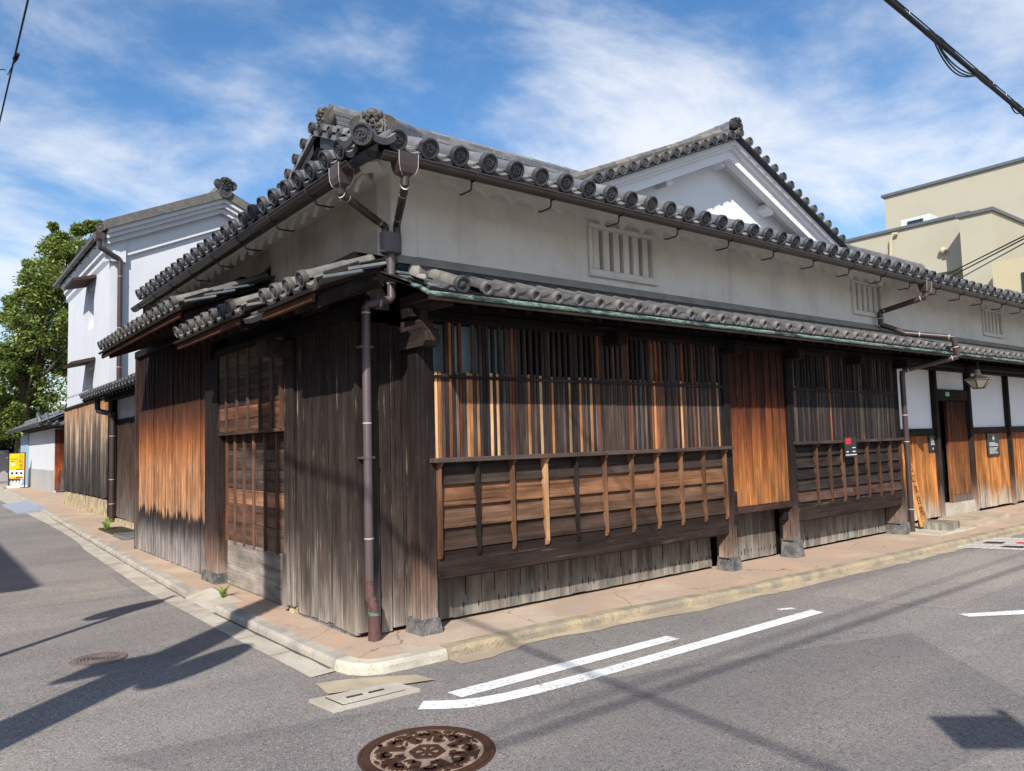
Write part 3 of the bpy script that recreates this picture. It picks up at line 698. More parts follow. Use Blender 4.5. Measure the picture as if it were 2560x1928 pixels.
# ---- projecting lattice bays
ORA = [C(210, 156, 108), C(204, 142, 92), C(216, 166, 118), C(186, 122, 78), C(218, 172, 124)]
DRK = [C(104, 84, 74), C(120, 97, 84), C(88, 74, 68), C(134, 108, 92), C(112, 86, 74), C(140, 114, 100), C(124, 90, 74), C(92, 82, 78)]
SLM = {}
def slat_mesh(w_, h_):
    k = (round(w_, 4), round(h_, 3))
    if k not in SLM: SLM[k] = MB().cbox(-w_/2, w_/2, -.015, .015, 0, h_, .0025).mesh('slat', 'wood_slat')
    return SLM[k]
def bay(x0, x1, zs, zb, battens, rows, orange, bluex, seed, rowcols, dark_only=False):
    rnd = random.Random(seed)
    fr = MB(); fr.box(x0, x1, -.255, -.235, zb, zs+.60); fr.box(x0, x1, -.235, -.05, zb+.05, zb+.09)
    b = fr.build('lattice_bay', 'interior', house)
    # beam along the bottom, sill, rail, head
    mm = MB().cbox(x0, x1, -.335, -.23, zb, zb+.225, .012); mm.build('bottom_beam', 'wood_beam_x', b)
    box('sill', 'wood_plank_x', b, x0-.06, x1+.05, -.41, -.25, zs-.032, zs+.004, .005, C(98, 82, 74))
    box('slat_rail', 'wood_plank_x', b, x0-.02, x1, -.338, -.318, 2.063, 2.088, .003, C(60, 52, 52))
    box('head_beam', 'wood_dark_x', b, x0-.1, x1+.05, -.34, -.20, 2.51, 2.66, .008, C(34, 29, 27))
    # lapped boards
    z0 = zb+.225; hh = (zs-.035-z0)/rows
    for i in range(rows):
        za = z0+i*hh; xs = [x0, x1] if not dark_only else [x0, x0+(x1-x0)*rnd.uniform(.3, .7), x1]
        for a, c_ in zip(xs, xs[1:]):
            m = MB(); L2 = (c_-a)/2-.002
            m.add([(-L2, -.045, 0), (L2, -.045, 0), (L2, -.006, hh+.012), (-L2, -.006, hh+.012), (-L2, 0, 0), (L2, 0, 0), (L2, 0, hh+.015), (-L2, 0, hh+.015)],
                  [(0, 1, 2, 3), (0, 4, 5, 1), (3, 2, 6, 7), (0, 3, 7, 4), (1, 5, 6, 2)])
            m.build('lap_board', 'wood_plank_x', b, M=Matrix.Translation(((a+c_)/2, -.285-.004*(rows-i), za)), color=rowcols[i % len(rowcols)])
    for i, xb in enumerate(battens):
        cc = C(60, 50, 46) if i in (1, 4) and not dark_only else ((C(196, 150, 108) if i == 3 else C(136, 98, 72)) if not dark_only else C(104, 76, 60))
        m = MB(); w_ = .009 if dark_only else (.016 if i == 3 else .0105)
        prof = [(-.030, zb+.165), (-.044, zb+.20), (-.044, zs-.07), (-.072, zs-.034), (.012, zs-.034), (.012, zb+.16)]
        m.prism([(p_[0], p_[1]) for p_ in prof], 0, -w_, w_)
        m.build('batten', 'wood_slat', b, M=Matrix.Translation((xb, -.322, 0)), color=cc)
    # slats
    pitch = .0336; n = int((x1-x0)/pitch); k = 0; prev_short = False; red_last = False
    for i in range(n):
        xc = x0+.02+i*pitch
        on = orange(xc) if not dark_only else (i == n//3)
        long_ = i % 2 == 1 or i % 10 == 4
        if on and long_ and xc < 1.5 and i % 4 == 1: long_ = False
        red = on and long_ and rnd.random() < .45
        h_ = (2.52 if long_ else 2.115+rnd.uniform(-.006, .006))-zs
        cc = rnd.choice(ORA) if on else rnd.choice(DRK if not dark_only else [C(58, 52, 50), C(70, 62, 58), C(50, 47, 47), C(82, 72, 66)])
        if red: cc = C(138, 86, 60)
        elif long_: cc = rnd.choice([C(70, 60, 56), C(82, 69, 62), C(60, 53, 51)] if not dark_only else [C(52, 46, 45), C(60, 53, 51), C(44, 40, 40)])
        if dark_only and rnd.random() < .25: cc = C(90, 79, 70)
        if not long_: h_ = round(h_*200)/200
        else: h_ = 2.52-zs
        put('slat', slat_mesh(.024+.003*(i % 3) if not long_ else .028, h_), b, Matrix.Translation((xc, -.30+rnd.uniform(-.003, .003), zs)), color=cc)
    # panes behind the upper lattice
    for (a, c_) in bluex: box('pane', 'blue_pane', b, a, c_, -.20, -.19, 2.09, 2.52, .002)
    return b
wood('wood_beam_x', 'X', [(.4, C(72, 57, 50)), (.8, C(42, 34, 32))], (.45, .8), jit=.12, ojit=.0, dark=.5, fine=60, bs=.8)
def orange1(x):
    u = (x-.52)/3.65
    for a, d in ((.012, .008), (.045, .006), (.068, .006), (.105, .02), (.15, .006), (.175, .012), (.22, .006), (.262, .006), (.30, .006), (.335, .006), (.365, .006), (.395, .012), (.425, .006), (.465, .006), (.495, .006), (.585, .006), (.605, .006), (.705, .012), (.735, .006), (.82, .010), (.875, .006), (.985, .006)):
        if abs(u-a) < d: return True
    return False
RC1 = [C(86, 68, 58), C(136, 103, 80), C(150, 106, 76), C(70, 58, 52)]
bay(.52, 4.165, 1.435, .505, [.53+.359*i for i in range(11)], 4, orange1, [(.52, 1.42), (3.05, 4.15)], 11, RC1)
RC2 = [C(104, 80, 68), C(62, 54, 50), C(54, 47, 44), C(64, 55, 50), C(58, 50, 46)]
bay(5.53, 8.09, 1.45, .52, [5.93+.31*i for i in range(8)], 5, lambda x: False, [], 12, RC2, True)
# ---- plain board panel between the bays
pn = MB().box(4.30, 5.39, -.265, -.20, .72, 2.52).build('board_panel', 'interior', house)
x = 4.30
for w_ in (.15, .125, .14, .13, .15, .125, .14, .13):
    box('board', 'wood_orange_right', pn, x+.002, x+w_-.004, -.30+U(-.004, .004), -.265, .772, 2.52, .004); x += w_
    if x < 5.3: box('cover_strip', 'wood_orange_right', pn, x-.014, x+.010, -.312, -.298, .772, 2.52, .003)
box('bottom_rail', 'wood_plank_x', pn, 4.29, 5.40, -.33, -.22, .70, .768, .006, C(78, 58, 50))
box('hook_board', 'wood_plank_x', pn, 4.265, 4.32, -.345, -.30, .60, .95, .004, C(70, 54, 48))
box('hook_board', 'wood_plank_x', pn, 5.30, 5.38, -.28, -.2, .55, .70, .004, C(52, 44, 40))
wood('wood_post_y', 'Y', [(2.0, C(64, 52, 46)), (2.6, C(50, 42, 39))], (2, 2.7), jit=.2, ojit=0, dark=.5)
# ---- beams, brackets and soffit under the front pent roof
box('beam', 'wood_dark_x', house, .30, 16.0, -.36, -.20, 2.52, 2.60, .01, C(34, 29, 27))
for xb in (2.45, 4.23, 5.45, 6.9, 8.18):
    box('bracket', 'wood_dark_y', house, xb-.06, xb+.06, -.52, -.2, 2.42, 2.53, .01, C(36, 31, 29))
br = MB(); br.prism([(-.50, 2.33), (-.47, 2.29), (-.10, 2.29), (-.10, 2.43), (-.47, 2.43)], 0, .33, .47); br.prism([(-.45, 2.432), (-.10, 2.432), (-.10, 2.52), (-.42, 2.50)], 0, .355, .445); br.cbox(.37, .43, -.40, -.30, 2.50, 2.62, .01)
br.build('corner_bracket', 'wood_post_y', house)
box('beam_end', 'wood_dark_y', house, .345, .50, -.66, -.1, 2.58, 2.72, .01, C(60, 48, 44))
for i in range(60):
    xr = .62+.26*i
    if xr > 15.8: break
    M = Matrix.Translation((xr, -.76, 2.575)) @ Matrix.Rotation(math.atan(.36), 4, 'X')
    MB().box(-.025, .025, 0, .72, -.03, .03).build('rafter', 'wood_dark_y', house, M=M, color=C(30, 26, 24))
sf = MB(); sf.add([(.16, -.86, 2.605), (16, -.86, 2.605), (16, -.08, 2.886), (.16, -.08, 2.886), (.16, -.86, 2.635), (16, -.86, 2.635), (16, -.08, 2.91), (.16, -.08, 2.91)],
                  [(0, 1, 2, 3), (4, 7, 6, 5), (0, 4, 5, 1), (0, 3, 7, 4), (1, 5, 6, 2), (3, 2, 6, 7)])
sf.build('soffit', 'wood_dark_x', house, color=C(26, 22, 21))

# ---- white plaster upper walls with barred windows
def wall_y(y0, y1, x0, x1, z0, z1, holes):
    xs = sorted({x0, x1, *[h[0] for h in holes], *[h[1] for h in holes]}); zs = sorted({z0, z1, *[h[2] for h in holes], *[h[3] for h in holes]})
    m = MB()
    for a, b in zip(xs, xs[1:]):
        for c_, d in zip(zs, zs[1:]):
            if any(h[0] <= a < h[1] and h[2] <= c_ < h[3] for h in holes): continue
            m.box(a, b, y0, y1, c_, d)
    return m
WIN = [(2.50, 3.36, 3.215, 3.62), (7.52, 8.28, 3.245, 3.63), (12.0, 12.8, 3.235, 3.62)]
wl = wall_y(-.10, .12, .30, 16.0, 3.04, 3.86, WIN).build('plaster_wall', 'plaster', house)
box('pilaster', 'plaster', wl, .275, .515, -.118, .12, 3.0, 3.86, .006)
m = MB(); m.prism([(-.165, 2.985), (-.165, 3.0), (-.115, 3.065), (-.09, 3.07), (-.09, 2.985)], 0, .30, 16.0); m.build('plaster_skirt', 'plaster_grey', wl)
for i, (a, b, c_, d) in enumerate(WIN):
    wn = MB(); o_ = .05 if i == 0 else .035
    for (e, f, g_, h_) in ((a-o_, b+o_, c_-o_-.02, c_-.004), (a-o_, b+o_, d+.004, d+o_), (a-o_, a-.004, c_-.004, d+.004), (b+.004, b+o_, c_-.004, d+.004)):
        wn.cbox(e, f, -.135, -.095, g_, h_, .012)
    w_ = wn.build('window', 'plaster', house)
    MB().box(a-.01, b+.01, .06, .08, c_-.01, d+.01).build('recess', 'plaster_old', w_)
    nb = 6 if i == 0 else 5; pt = (b-a)/(nb+.0)
    for k in range(nb):
        xc = a+pt*(k+.5)+.01; box('bar', 'plaster', w_, xc-pt*.30, xc+pt*.30, -.09, .0, c_-.005, d+.005, .008)
    box('window_sill', 'plaster', w_, a-o_-.01, b+o_+.01, -.15, -.10, c_-o_-.035, c_-o_-.01, .006)
# left upper wall
wl2 = MB(); wl2.box(.30, .5, .12, 2.53, 3.0, 3.9); wl2.box(.30, .5, 2.53, 6.4, 3.57, 3.9)
wl2 = wl2.build('plaster_wall', 'plaster_old', house)
box('pilaster', 'plaster_old', wl2, .278, .5, -.10, .095, 3.0, 3.86, .006)
MB().box(.40, .6, 2.53, 6.4, 3.0, 3.6).build('dark_recess', 'interior', wl2)
m = MB(); m.prism([(2.53, 3.52), (2.8, 3.47), (3.3, 3.50), (3.9, 3.56), (4.2, 3.60), (2.53, 3.60)], 0, .296, .33); m.build('plaster_lip', 'plaster_old', wl2)
# black courses of flat tiles between skirt and pent roof
cs = MB().box(.32, 16.0, -.13, -.06, 2.84, 2.985).build('tile_course', 'tile_black', house)
bk = {}
for r_ in range(4):
    x = .33+.11*(r_ % 2); 
    while x < 9.5:
        if .255 not in bk: bk[.255] = MB().cbox(0, .252, -.03-.0, .02, 0, .033, .003).mesh('flat_tile', 'tile_black')
        put('flat_tile', bk[.255], cs, Matrix.Translation((x, -.135-.012*(3-r_), 2.842+.036*r_))); x += .2555
MB().box(9.5, 16, -.16, -.12, 2.845, 2.98).build('flat_tile_run', 'tile_black', cs)
# ------------------------------------------------------------------ tiles
tile_mat('tile_ogre', C(52, 51, 51), C(96, 90, 82), .6, .55)
tile_mat('tile_ring', C(100, 98, 98), C(130, 124, 116), .6, .6)
wood('wood_kick', 'Y', [(.1, C(184, 174, 162)), (.6, C(150, 138, 128))], (.1, .65), jit=.2, ojit=0, dark=.7, fine=70, crack=.25, knots=.4, bleach=.15, gain=.66)
def disc(m, Rr, style, mi=1, y0=0.0, cx=0, cz=0):
    T = Matrix.Translation((cx, y0, cz)) @ Matrix.Rotation(R(90), 4, 'X')
    if style == 'ring':
        m.lathe([(Rr, -.025), (Rr, .010), (Rr*.95, .014), (Rr*.62, .014), (Rr*.55, -.012), (0.0001, -.014)], 18, T, mi); return
    if style == 'boss':
        m.lathe([(Rr, -.03), (Rr, .010), (Rr*.95, .014), (Rr*.72, .012), (Rr*.68, .002), (Rr*.5, 0), (Rr*.34, .010), (0.0001, .014)], 20, T, mi); return
    m.lathe([(Rr, -.03), (Rr, .010), (Rr*.96, .014), (Rr*.80, .014), (Rr*.76, .002), (0.0001, .002)], 20, T, mi)
    if style == 'tomoe':
        for k in range(3):
            top = []; n = 6
            for i in range(n+1):
                f = i/n; a = R(120*k+165*f); r0 = Rr*(.16+.36*f); w_ = Rr*.13*(1-f*.85)
                top.append(((r0-w_)*math.cos(a), (r0-w_)*math.sin(a))); top.append(((r0+w_)*math.cos(a), (r0+w_)*math.sin(a)))
            vs = [T @ Vector((a, b, .0125)) for a, b in top]+[T @ Vector((a, b, .002)) for a, b in top]; q = len(top)
            fs = [(2*i, 2*i+1, 2*i+3, 2*i+2) for i in range(n)]+[(2*i, 2*i+2, q+2*i+2, q+2*i) for i in range(n)]+[(2*i+1, q+2*i+1, q+2*i+3, 2*i+3) for i in range(n)]+[(0, q, q+1, 1)]
            m.add(vs, fs, mi)
        for k in range(12):
            a = R(30*k); m.ball((Rr*.65*math.cos(a), Rr*.65*math.sin(a), .003), (Rr*.06, Rr*.06, .007), 5, 3, mi, T)
def round_tile(Rr=.078, r=.066, Ln=.34, style='tomoe', mats=('tile', 'tile_disc')):
    m = MB(); n = 10; rows = [(-.004, Rr*.97), (.03, r*1.08), (.09, r), (Ln, r*.97)]
    vs = []
    for y, rr in rows:
        for i in range(n+1):
            a = R(-15+210*i/n); vs.append((rr*math.cos(a), y, rr*math.sin(a)))
    m.add(vs, [(j*(n+1)+i, j*(n+1)+i+1, (j+1)*(n+1)+i+1, (j+1)*(n+1)+i) for j in range(len(rows)-1) for i in range(n)], 0)
    m.add([vs[3*(n+1)+i] for i in range(n+1)], [tuple(range(n+1))], 0)
    disc(m, Rr, style)
    return m.mesh('round_tile', mats, True)
def pan_tile(w_, Ln=.34, lip=.042, sag=.035, mats=('tile', 'tile_disc'), z0=-.05):
    m = MB(); n = 8
    xs = [-w_/2+w_*i/n for i in range(n+1)]; zs = [z0+sag*((2*x/w_)**2)-sag*.5 for x in xs]
    top = [(x, 0.0, z) for x, z in zip(xs, zs)]+[(x, Ln, z+.012) for x, z in zip(xs, zs)]
    m.add(top, [(i, i+1, n+2+i, n+1+i) for i in range(n)], 0)
    lo = [(x, 0.0, z) for x, z in zip(xs, zs)]+[(x, 0.0, z-lip) for x, z in zip(xs, zs)]+[(x, .022, z-lip) for x, z in zip(xs, zs)]+[(x, .022, z-.02) for x, z in zip(xs, zs)]+[(x, Ln, z-.015) for x, z in zip(xs, zs)]
    k = n+1
    m.add(lo, [(b*k+i, (b+1)*k+i, (b+1)*k+i+1, b*k+i+1) for b in range(4) for i in range(n)], 1)
    # second tile edge stacked just above the first
    up = [(x*.9, .07, z+.024) for x, z in zip(xs, zs)]+[(x*.9, .07, z+.004) for x, z in zip(xs, zs)]+[(x*.9, Ln, z+.03) for x, z in zip(xs, zs)]
    m.add(up, [(i, k+i, k+i+1, i+1) for i in range(n)]+[(i, i+1, 2*k+i+1, 2*k+i) for i in range(n)], 0)
    return m.mesh('pan_tile', mats, True)
def frame(o, xd, yd):
    x = Vector(xd).normalized(); y = Vector(yd).normalized(); z = x.cross(y)
    return Matrix(((x.x, y.x, z.x, o[0]), (x.y, y.y, z.y, o[1]), (x.z, y.z, z.z, o[2]), (0, 0, 0, 1)))
def field(m, FM, u, Ls, Ln, r, pitch, start=.30):
    """round column and pan behind the eave tile, stepped at each lap"""
    y = start; n = 6
    if Ln <= start+.05: return
    while y < Ln-.01:
        y2 = min(Ln, y+.26); vs = []
        for yy, rr in ((y, r*1.04), (y2, r*.92)):
            for i in range(n+1):
                a = R(180*i/n); vs.append(FM @ Vector((u+rr*math.cos(a), yy, rr*math.sin(a)-.005)))
        m.add(vs, [(i, i+1, n+2+i, n+1+i) for i in range(n)]+[tuple(range(n+1))], 0)
        xs = (u+r*.6, u+pitch*.5, u+pitch-r*.6)
        vs = [FM @ Vector((x, yy, zz-.045+dz)) for yy, dz in ((y, .018), (y2, 0)) for x, zz in zip(xs, (.02, -.012, .02))]
        m.add(vs, [(0, 1, 4, 3), (1, 2, 5, 4)], 0)
        y = y2
def eave(parent, o, xd, yd, us, pitch, lens, Rr, r, style, mats, tilt=.0, Ln=.34, lip=.042, rounds=True, fieldmat='tile', pz=-.04):
    FM = frame(o, xd, yd)
    rm = round_tile(Rr, r, Ln, style, mats); pm = pan_tile(pitch-r*1.25, Ln, lip, mats=mats, z0=pz)
    fm = MB()
    for i, u in enumerate(us):
        J = Matrix.Translation((u+U(-.004, .004), U(-.006, .006), U(-.003, .003))) @ Matrix.Rotation(U(-.015, .015), 4, 'Y') @ Matrix.Rotation(U(-.02, .02), 4, 'Z')
        if rounds: put('round_tile', rm, parent, FM @ J)
        if i < len(us)-1 or True: put('pan_tile', pm, parent, FM @ Matrix.Translation((u+pitch/2, U(-.004, .004), -.002+U(-.003, .003))))
        field(fm, FM, u, us, lens(u), r, pitch)
    if fm.v: tag(fm.build('tile_field', fieldmat, parent, True), kind='stuff')
    return FM
def slab_y(parent, name, mat, pts, th=.06):
    """sloping slab from 4 corner points (top)"""
    p_ = [Vector(q) for q in pts]; n = (p_[1]-p_[0]).cross(p_[2]-p_[0]).normalized()
    if n.z < 0: n = -n
    m = MB(); q = p_+[v-n*th for v in p_]
    k = len(p_)
    m.add(q, [tuple(range(k)), tuple(range(k, 2*k))[::-1]]+[(i, (i+1) % k, k+(i+1) % k, k+i) for i in range(k)])
    return m.build(name, mat, parent)
def courses(parent, a, b, hw, z0, n, th, plen, cap_r, nearlen, mat='tile', capmat='tile', every=.3):
    """stacked flat ridge tiles from a to b (horizontal), first nearlen metres as single tiles, then joined; round cap tiles on top"""
    a = Vector(a); b = Vector(b); d = (b-a); Lt = d.length; d.normalize(); M0 = frame((a.x, a.y, z0), d, Vector((-d.y, d.x, 0)))
    far = MB()
    for k in range(n):
        w_ = hw*(1-.35*k/max(1, n-1))+(.008 if k % 2 == 0 else 0); x = plen*.5*(k % 2) - plen*.5*(1 if k % 2 else 0)
        x = -plen*.4 if k % 2 else 0
        while x < Lt-.01:
            x0, x1 = max(0, x), min(Lt, x+plen-.004)
            if x1-x0 > .02:
                if x0 < nearlen:
                    put('ridge_tile', MB().cbox(x0, x1, -w_, w_, 0, th-.006, .004).mesh('ridge_tile', mat), parent, M0 @ Matrix.Translation((0, U(-.003, .003), k*th)))
                else: far.box(x0, x1, -w_, w_, k*th, k*th+th-.008, 0, M0)
            x += plen
    core_ = MB(); core_.box(0, Lt, -hw*.55, hw*.55, -.1, n*th, 0, M0); core_.build('ridge_core', 'tile_black', parent)
    if far.v: tag(far.build('ridge_run', mat, parent), kind='stuff')
    cm = MB(); x = 0
    cap = MB(); nn = 8
    vs = [(xx, rr*math.cos(R(180*i/nn)), rr*math.sin(R(180*i/nn))) for xx, rr in ((0, cap_r), (every-.035, cap_r*.96), (every-.03, cap_r*1.06), (every-.002, cap_r*1.06)) for i in range(nn+1)]
    cap.add(vs, [(j*(nn+1)+i, j*(nn+1)+i+1, (j+1)*(nn+1)+i+1, (j+1)*(nn+1)+i) for j in range(3) for i in range(nn)]); cap.add(vs[:nn+1], [tuple(range(nn+1))]); cap.add(vs[-nn-1:], [tuple(range(nn+1))])
    capme = cap.mesh('cap_tile', capmat, True)
    while x < Lt-.05:
        put('cap_tile', capme, parent, M0 @ Matrix.Translation((x, U(-.003, .003), n*th-.012))); x += every
def ogre(parent, M, s=1.0, name='ridge_end_tile'):
    """ogre face end tile; local x = width, y = back, z = up, about .4 wide"""
    m = MB()
    out = [(-.13, 0), (-.15, .10), (-.13, .22), (-.06, .285), (.06, .285), (.13, .22), (.15, .10), (.13, 0)]
    m.prism([(a*s, b*s) for a, b in out], 1, .0, .10*s)
    m.prism([(a*s*.8, b*s*.85+.02*s) for a, b in out], 1, -.03*s, .02*s)
    for sg in (-1, 1):                                  # curled side fins
        for k in range(4):
            rr = (.045+.022*k)*s
            pth = [(sg*(.11*s+rr*1.25*math.sin(R(a))), .03*s, .12*s-rr*math.cos(R(a))) for a in range(0, 170, 24)]
            m.tube(pth, [.016*s]*(len(pth)-1)+[.007*s], 6)
        fin = [(.08, .02), (.14, -.01), (.20, .03), (.225, .10), (.215, .15), (.18, .14), (.12, .2), (.08, .2)]
        m.prism([(sg*a*s, b*s) for a, b in fin][::sg], 1, .02*s, .07*s)
        m.tube([(sg*.02*s, -.05*s, .185*s), (sg*.06*s, -.055*s, .20*s), (sg*.105*s, -.03*s, .185*s)], [.022*s, .024*s, .012*s], 6)   # brow
        m.ball((sg*.05*s, -.045*s, .155*s), .024*s, 8, 6); m.ball((sg*.05*s, -.064*s, .153*s), .010*s, 6, 4)
        m.ball((sg*.07*s, -.03*s, .10*s), (.035*s, .03*s, .03*s), 8, 5)                                                     # cheek
        m.tube([(sg*.075*s, -.02*s, .205*s), (sg*.10*s, -.035*s, .235*s), (sg*.102*s, -.04*s, .262*s)], [.022*s, .015*s, .004*s], 6)  # horn
        m.tube([(sg*.035*s, -.055*s, .075*s), (sg*.037*s, -.06*s, .045*s)], [.010*s, .002*s], 5)                            # fang
    m.ball((0, -.06*s, .125*s), (.028*s, .03*s, .026*s), 8, 6); m.ball((0, -.04*s, .235*s), (.06*s, .03*s, .045*s), 8, 6)
    m.tube([(-.075*s, -.03*s, .07*s), (-.03*s, -.055*s, .082*s), (.03*s, -.055*s, .082*s), (.075*s, -.03*s, .07*s)], .012*s, 6)
    m.tube([(-.065*s, -.03*s, .05*s), (0, -.05*s, .028*s), (.065*s, -.03*s, .05*s)], .013*s, 6)
    m.ball((0, -.03*s, .01*s), (.05*s, .03*s, .025*s), 8, 5)
    return m.build(name, 'tile_ogre', parent, True, M)

S1 = .433; A1 = math.atan(S1)
roof = MB().box(.5, 15.5, 1.70, 1.86, 4.3, 4.70).build('main_roof', 'interior', house)
EF = (0, -.75, 3.70); EL = (-.27, 0, 3.71)
run = lambda h: h/math.cos(A1)
usf = [-.02+.2675*i for i in range(60) if -.02+.2675*i < 15.9]
eave(roof, EF, (1, 0, 0), (0, math.cos(A1), math.sin(A1)), usf, .2675, lambda u: run(2.45) if u > .45 else run(max(0, u+.25)), .078, .066, 'tomoe', ('tile', 'tile_disc'))
usl = [-(5.93-.262*i) for i in range(25) if 5.93-.262*i > -.45]
eave(roof, EL, (0, -1, 0), (math.cos(A1), 0, math.sin(A1)), usl, .262, lambda u: run(min(1.0, max(0, -u+.70))), .074, .062, 'tomoe', ('tile', 'tile_disc'))
# boards and plaster under the tiles
dz = -.105
slab_y(roof, 'roof_deck', 'tile_black', [(-.25, -.73, 3.70+dz), (16, -.73, 3.70+dz), (16, 1.78, 3.70+dz+S1*2.51), (.8, 1.78, 3.70+dz+S1*2.51), (.8, .32, 3.70+dz+S1*1.05)], .05)
slab_y(roof, 'roof_deck', 'tile_black', [(-.25, -.73, 3.70+dz), (.8, .32, 3.70+dz+S1*1.05), (.8, 6.1, 3.70+dz+S1*1.05), (-.25, 6.1, 3.70+dz)], .05)
slab_y(roof, 'roof_deck', 'tile_black', [(.5, 1.78, 4.79), (16, 1.78, 4.79), (16, 4.4, 3.7), (.5, 4.4, 3.7)], .05)
# hip ridge with corner disc and ogre tile
hd = Vector((1, 1, S1)).normalized(); HF = frame((-.30, -.78, 3.70), Vector((1, -1, 0)), hd)
hip = MB(); hip.box(-.07, .07, .30, 1.45, -.06, .09, 0, HF); hip.build('hip_core', 'tile', roof)
for i in range(5):
    v0 = .30+.26*i; t_ = MB(); t_.tube([HF @ Vector((0, v0, .11)), HF @ Vector((0, v0+.27, .11))], .062, 10); t_.build('cap_tile', 'tile', roof, True)
put('corner_disc', round_tile(.076, .060, .16, 'tomoe', ('tile', 'tile_disc')), roof, frame((-.325, -.805, 3.655), Vector((1, -1, 0)), hd))
for sx in (-1, 1):
    put('pan_tile', pan_tile(.17, .22, .045), roof, frame((-.335, -.815, 3.69), Vector((1, -1, 0)), hd) @ Matrix.Translation((sx*.14, .06, .0)) @ Matrix.Rotation(R(38*sx), 4, 'Z'))
ogre(roof, frame((-.15, -.63, 3.75), Vector((.86, -.65, 0)), Vector((.65, .86, 0))), .66)
# main ridge
courses(roof, (.64, 1.78, 0), (14.1, 1.78, 0), .17, 4.72, 6, .052, .31, .072, 5.0)
ogre(roof, frame((.57, 1.78, 4.80), (0, -1, 0), (1, 0, 0)), .80)
ogre(roof, frame((14.15, 1.78, 4.76), (0, 1, 0), (-1, 0, 0)), .8)
# small gable at the left end of the ridge
gb = MB(); gb.prism([(.35, 4.1), (3.2, 4.1), (1.78, 4.74)], 0, .80, .9); gb.build('gable_wall', 'plaster_old', roof)
VS = .445; vm = round_tile(.056, .048, .30, 'tomoe', ('tile', 'tile_disc_old'))
for sg in (-1, 1):
    for k in range(0 if sg < 0 else 1, 7):
        yy = 1.80+sg*.215*k; zz = 4.80-VS*abs(yy-1.80)
        xd = Vector((0, -1, sg*-VS*-1)) if sg < 0 else Vector((0, -1, VS))
        xd = Vector((0, -1, -VS)) if sg < 0 else Vector((0, -1, VS))
        put('verge_tile', vm, roof, frame((.45, yy, zz), xd, (1, 0, 0)))
    bd = MB(); bd.prism([(1.78, 4.72), (1.78+sg*1.55, 4.72-VS*1.55), (1.78+sg*1.55, 4.60-VS*1.55), (1.78, 4.60)], 0, .50, .56); bd.build('barge_board', 'tile_black', roof)
    slab_y(roof, 'gable_deck', 'tile', [(.46, 1.78, 4.77), (1.0, 1.78, 4.77), (1.0, 1.78+sg*1.5, 4.77-VS*1.5), (.46, 1.78+sg*1.5, 4.77-VS*1.5)], .05)
# ---- upper eave plaster with scalloped edge
def scallop(parent, FM, n, pitch):
    m = MB(); q = 8; poly = []
    for i in range(n):
        for k in range(q):
            f = k/q; poly.append((i*pitch+f*pitch, -.085*max(0, 1-math.sin(math.pi*f)**.55)))
    poly.append((n*pitch, -.085)); N_ = len(poly); vs = []
    for yy in (0, .035):
        for (a, b) in poly: vs.append(FM @ Vector((a, yy, b)))
        for (a, b) in poly: vs.append(FM @ Vector((a, yy, .07)))
    fs = []
    for i in range(N_-1):
        fs.append((i, i+1, N_+i+1, N_+i)); fs.append((2*N_+i, 3*N_+i, 3*N_+i+1, 2*N_+i+1)); fs.append((i, 2*N_+i, 2*N_+i+1, i+1))
    m.add(vs, fs); return m.build('scalloped_eave', 'plaster', parent)
scallop(roof, frame((.20, -.44, 3.62), (1, 0, 0), (0, 1, 0)), 58, .2675)
scallop(roof, frame((.0, 6.0, 3.62), (0, -1, 0), (1, 0, 0)), 24, .262)
es = MB(); es.add([(-.2, -.68, 3.60), (16, -.68, 3.60), (16, -.09, 3.70), (.30, -.09, 3.70)], [(0, 1, 2, 3)]); es.add([(-.2, -.68, 3.60), (.30, -.09, 3.70), (.30, 6.1, 3.70), (-.2, 6.1, 3.60)], [(0, 1, 2, 3)])
es.build('eave_soffit', 'plaster', roof)
cp = MB(); cp.prism([(.0, 3.40), (.16, 3.40), (.16, 3.58), (.08, 3.62), (.0, 3.58)], 1, -.12, .1); cp.build('corner_block', 'plaster', roof, M=Matrix.Translation((-.06, -.42, .19)) @ Matrix.Rotation(R(-40), 4, 'Z') @ Matrix.Translation((-.08, 0, 0)))
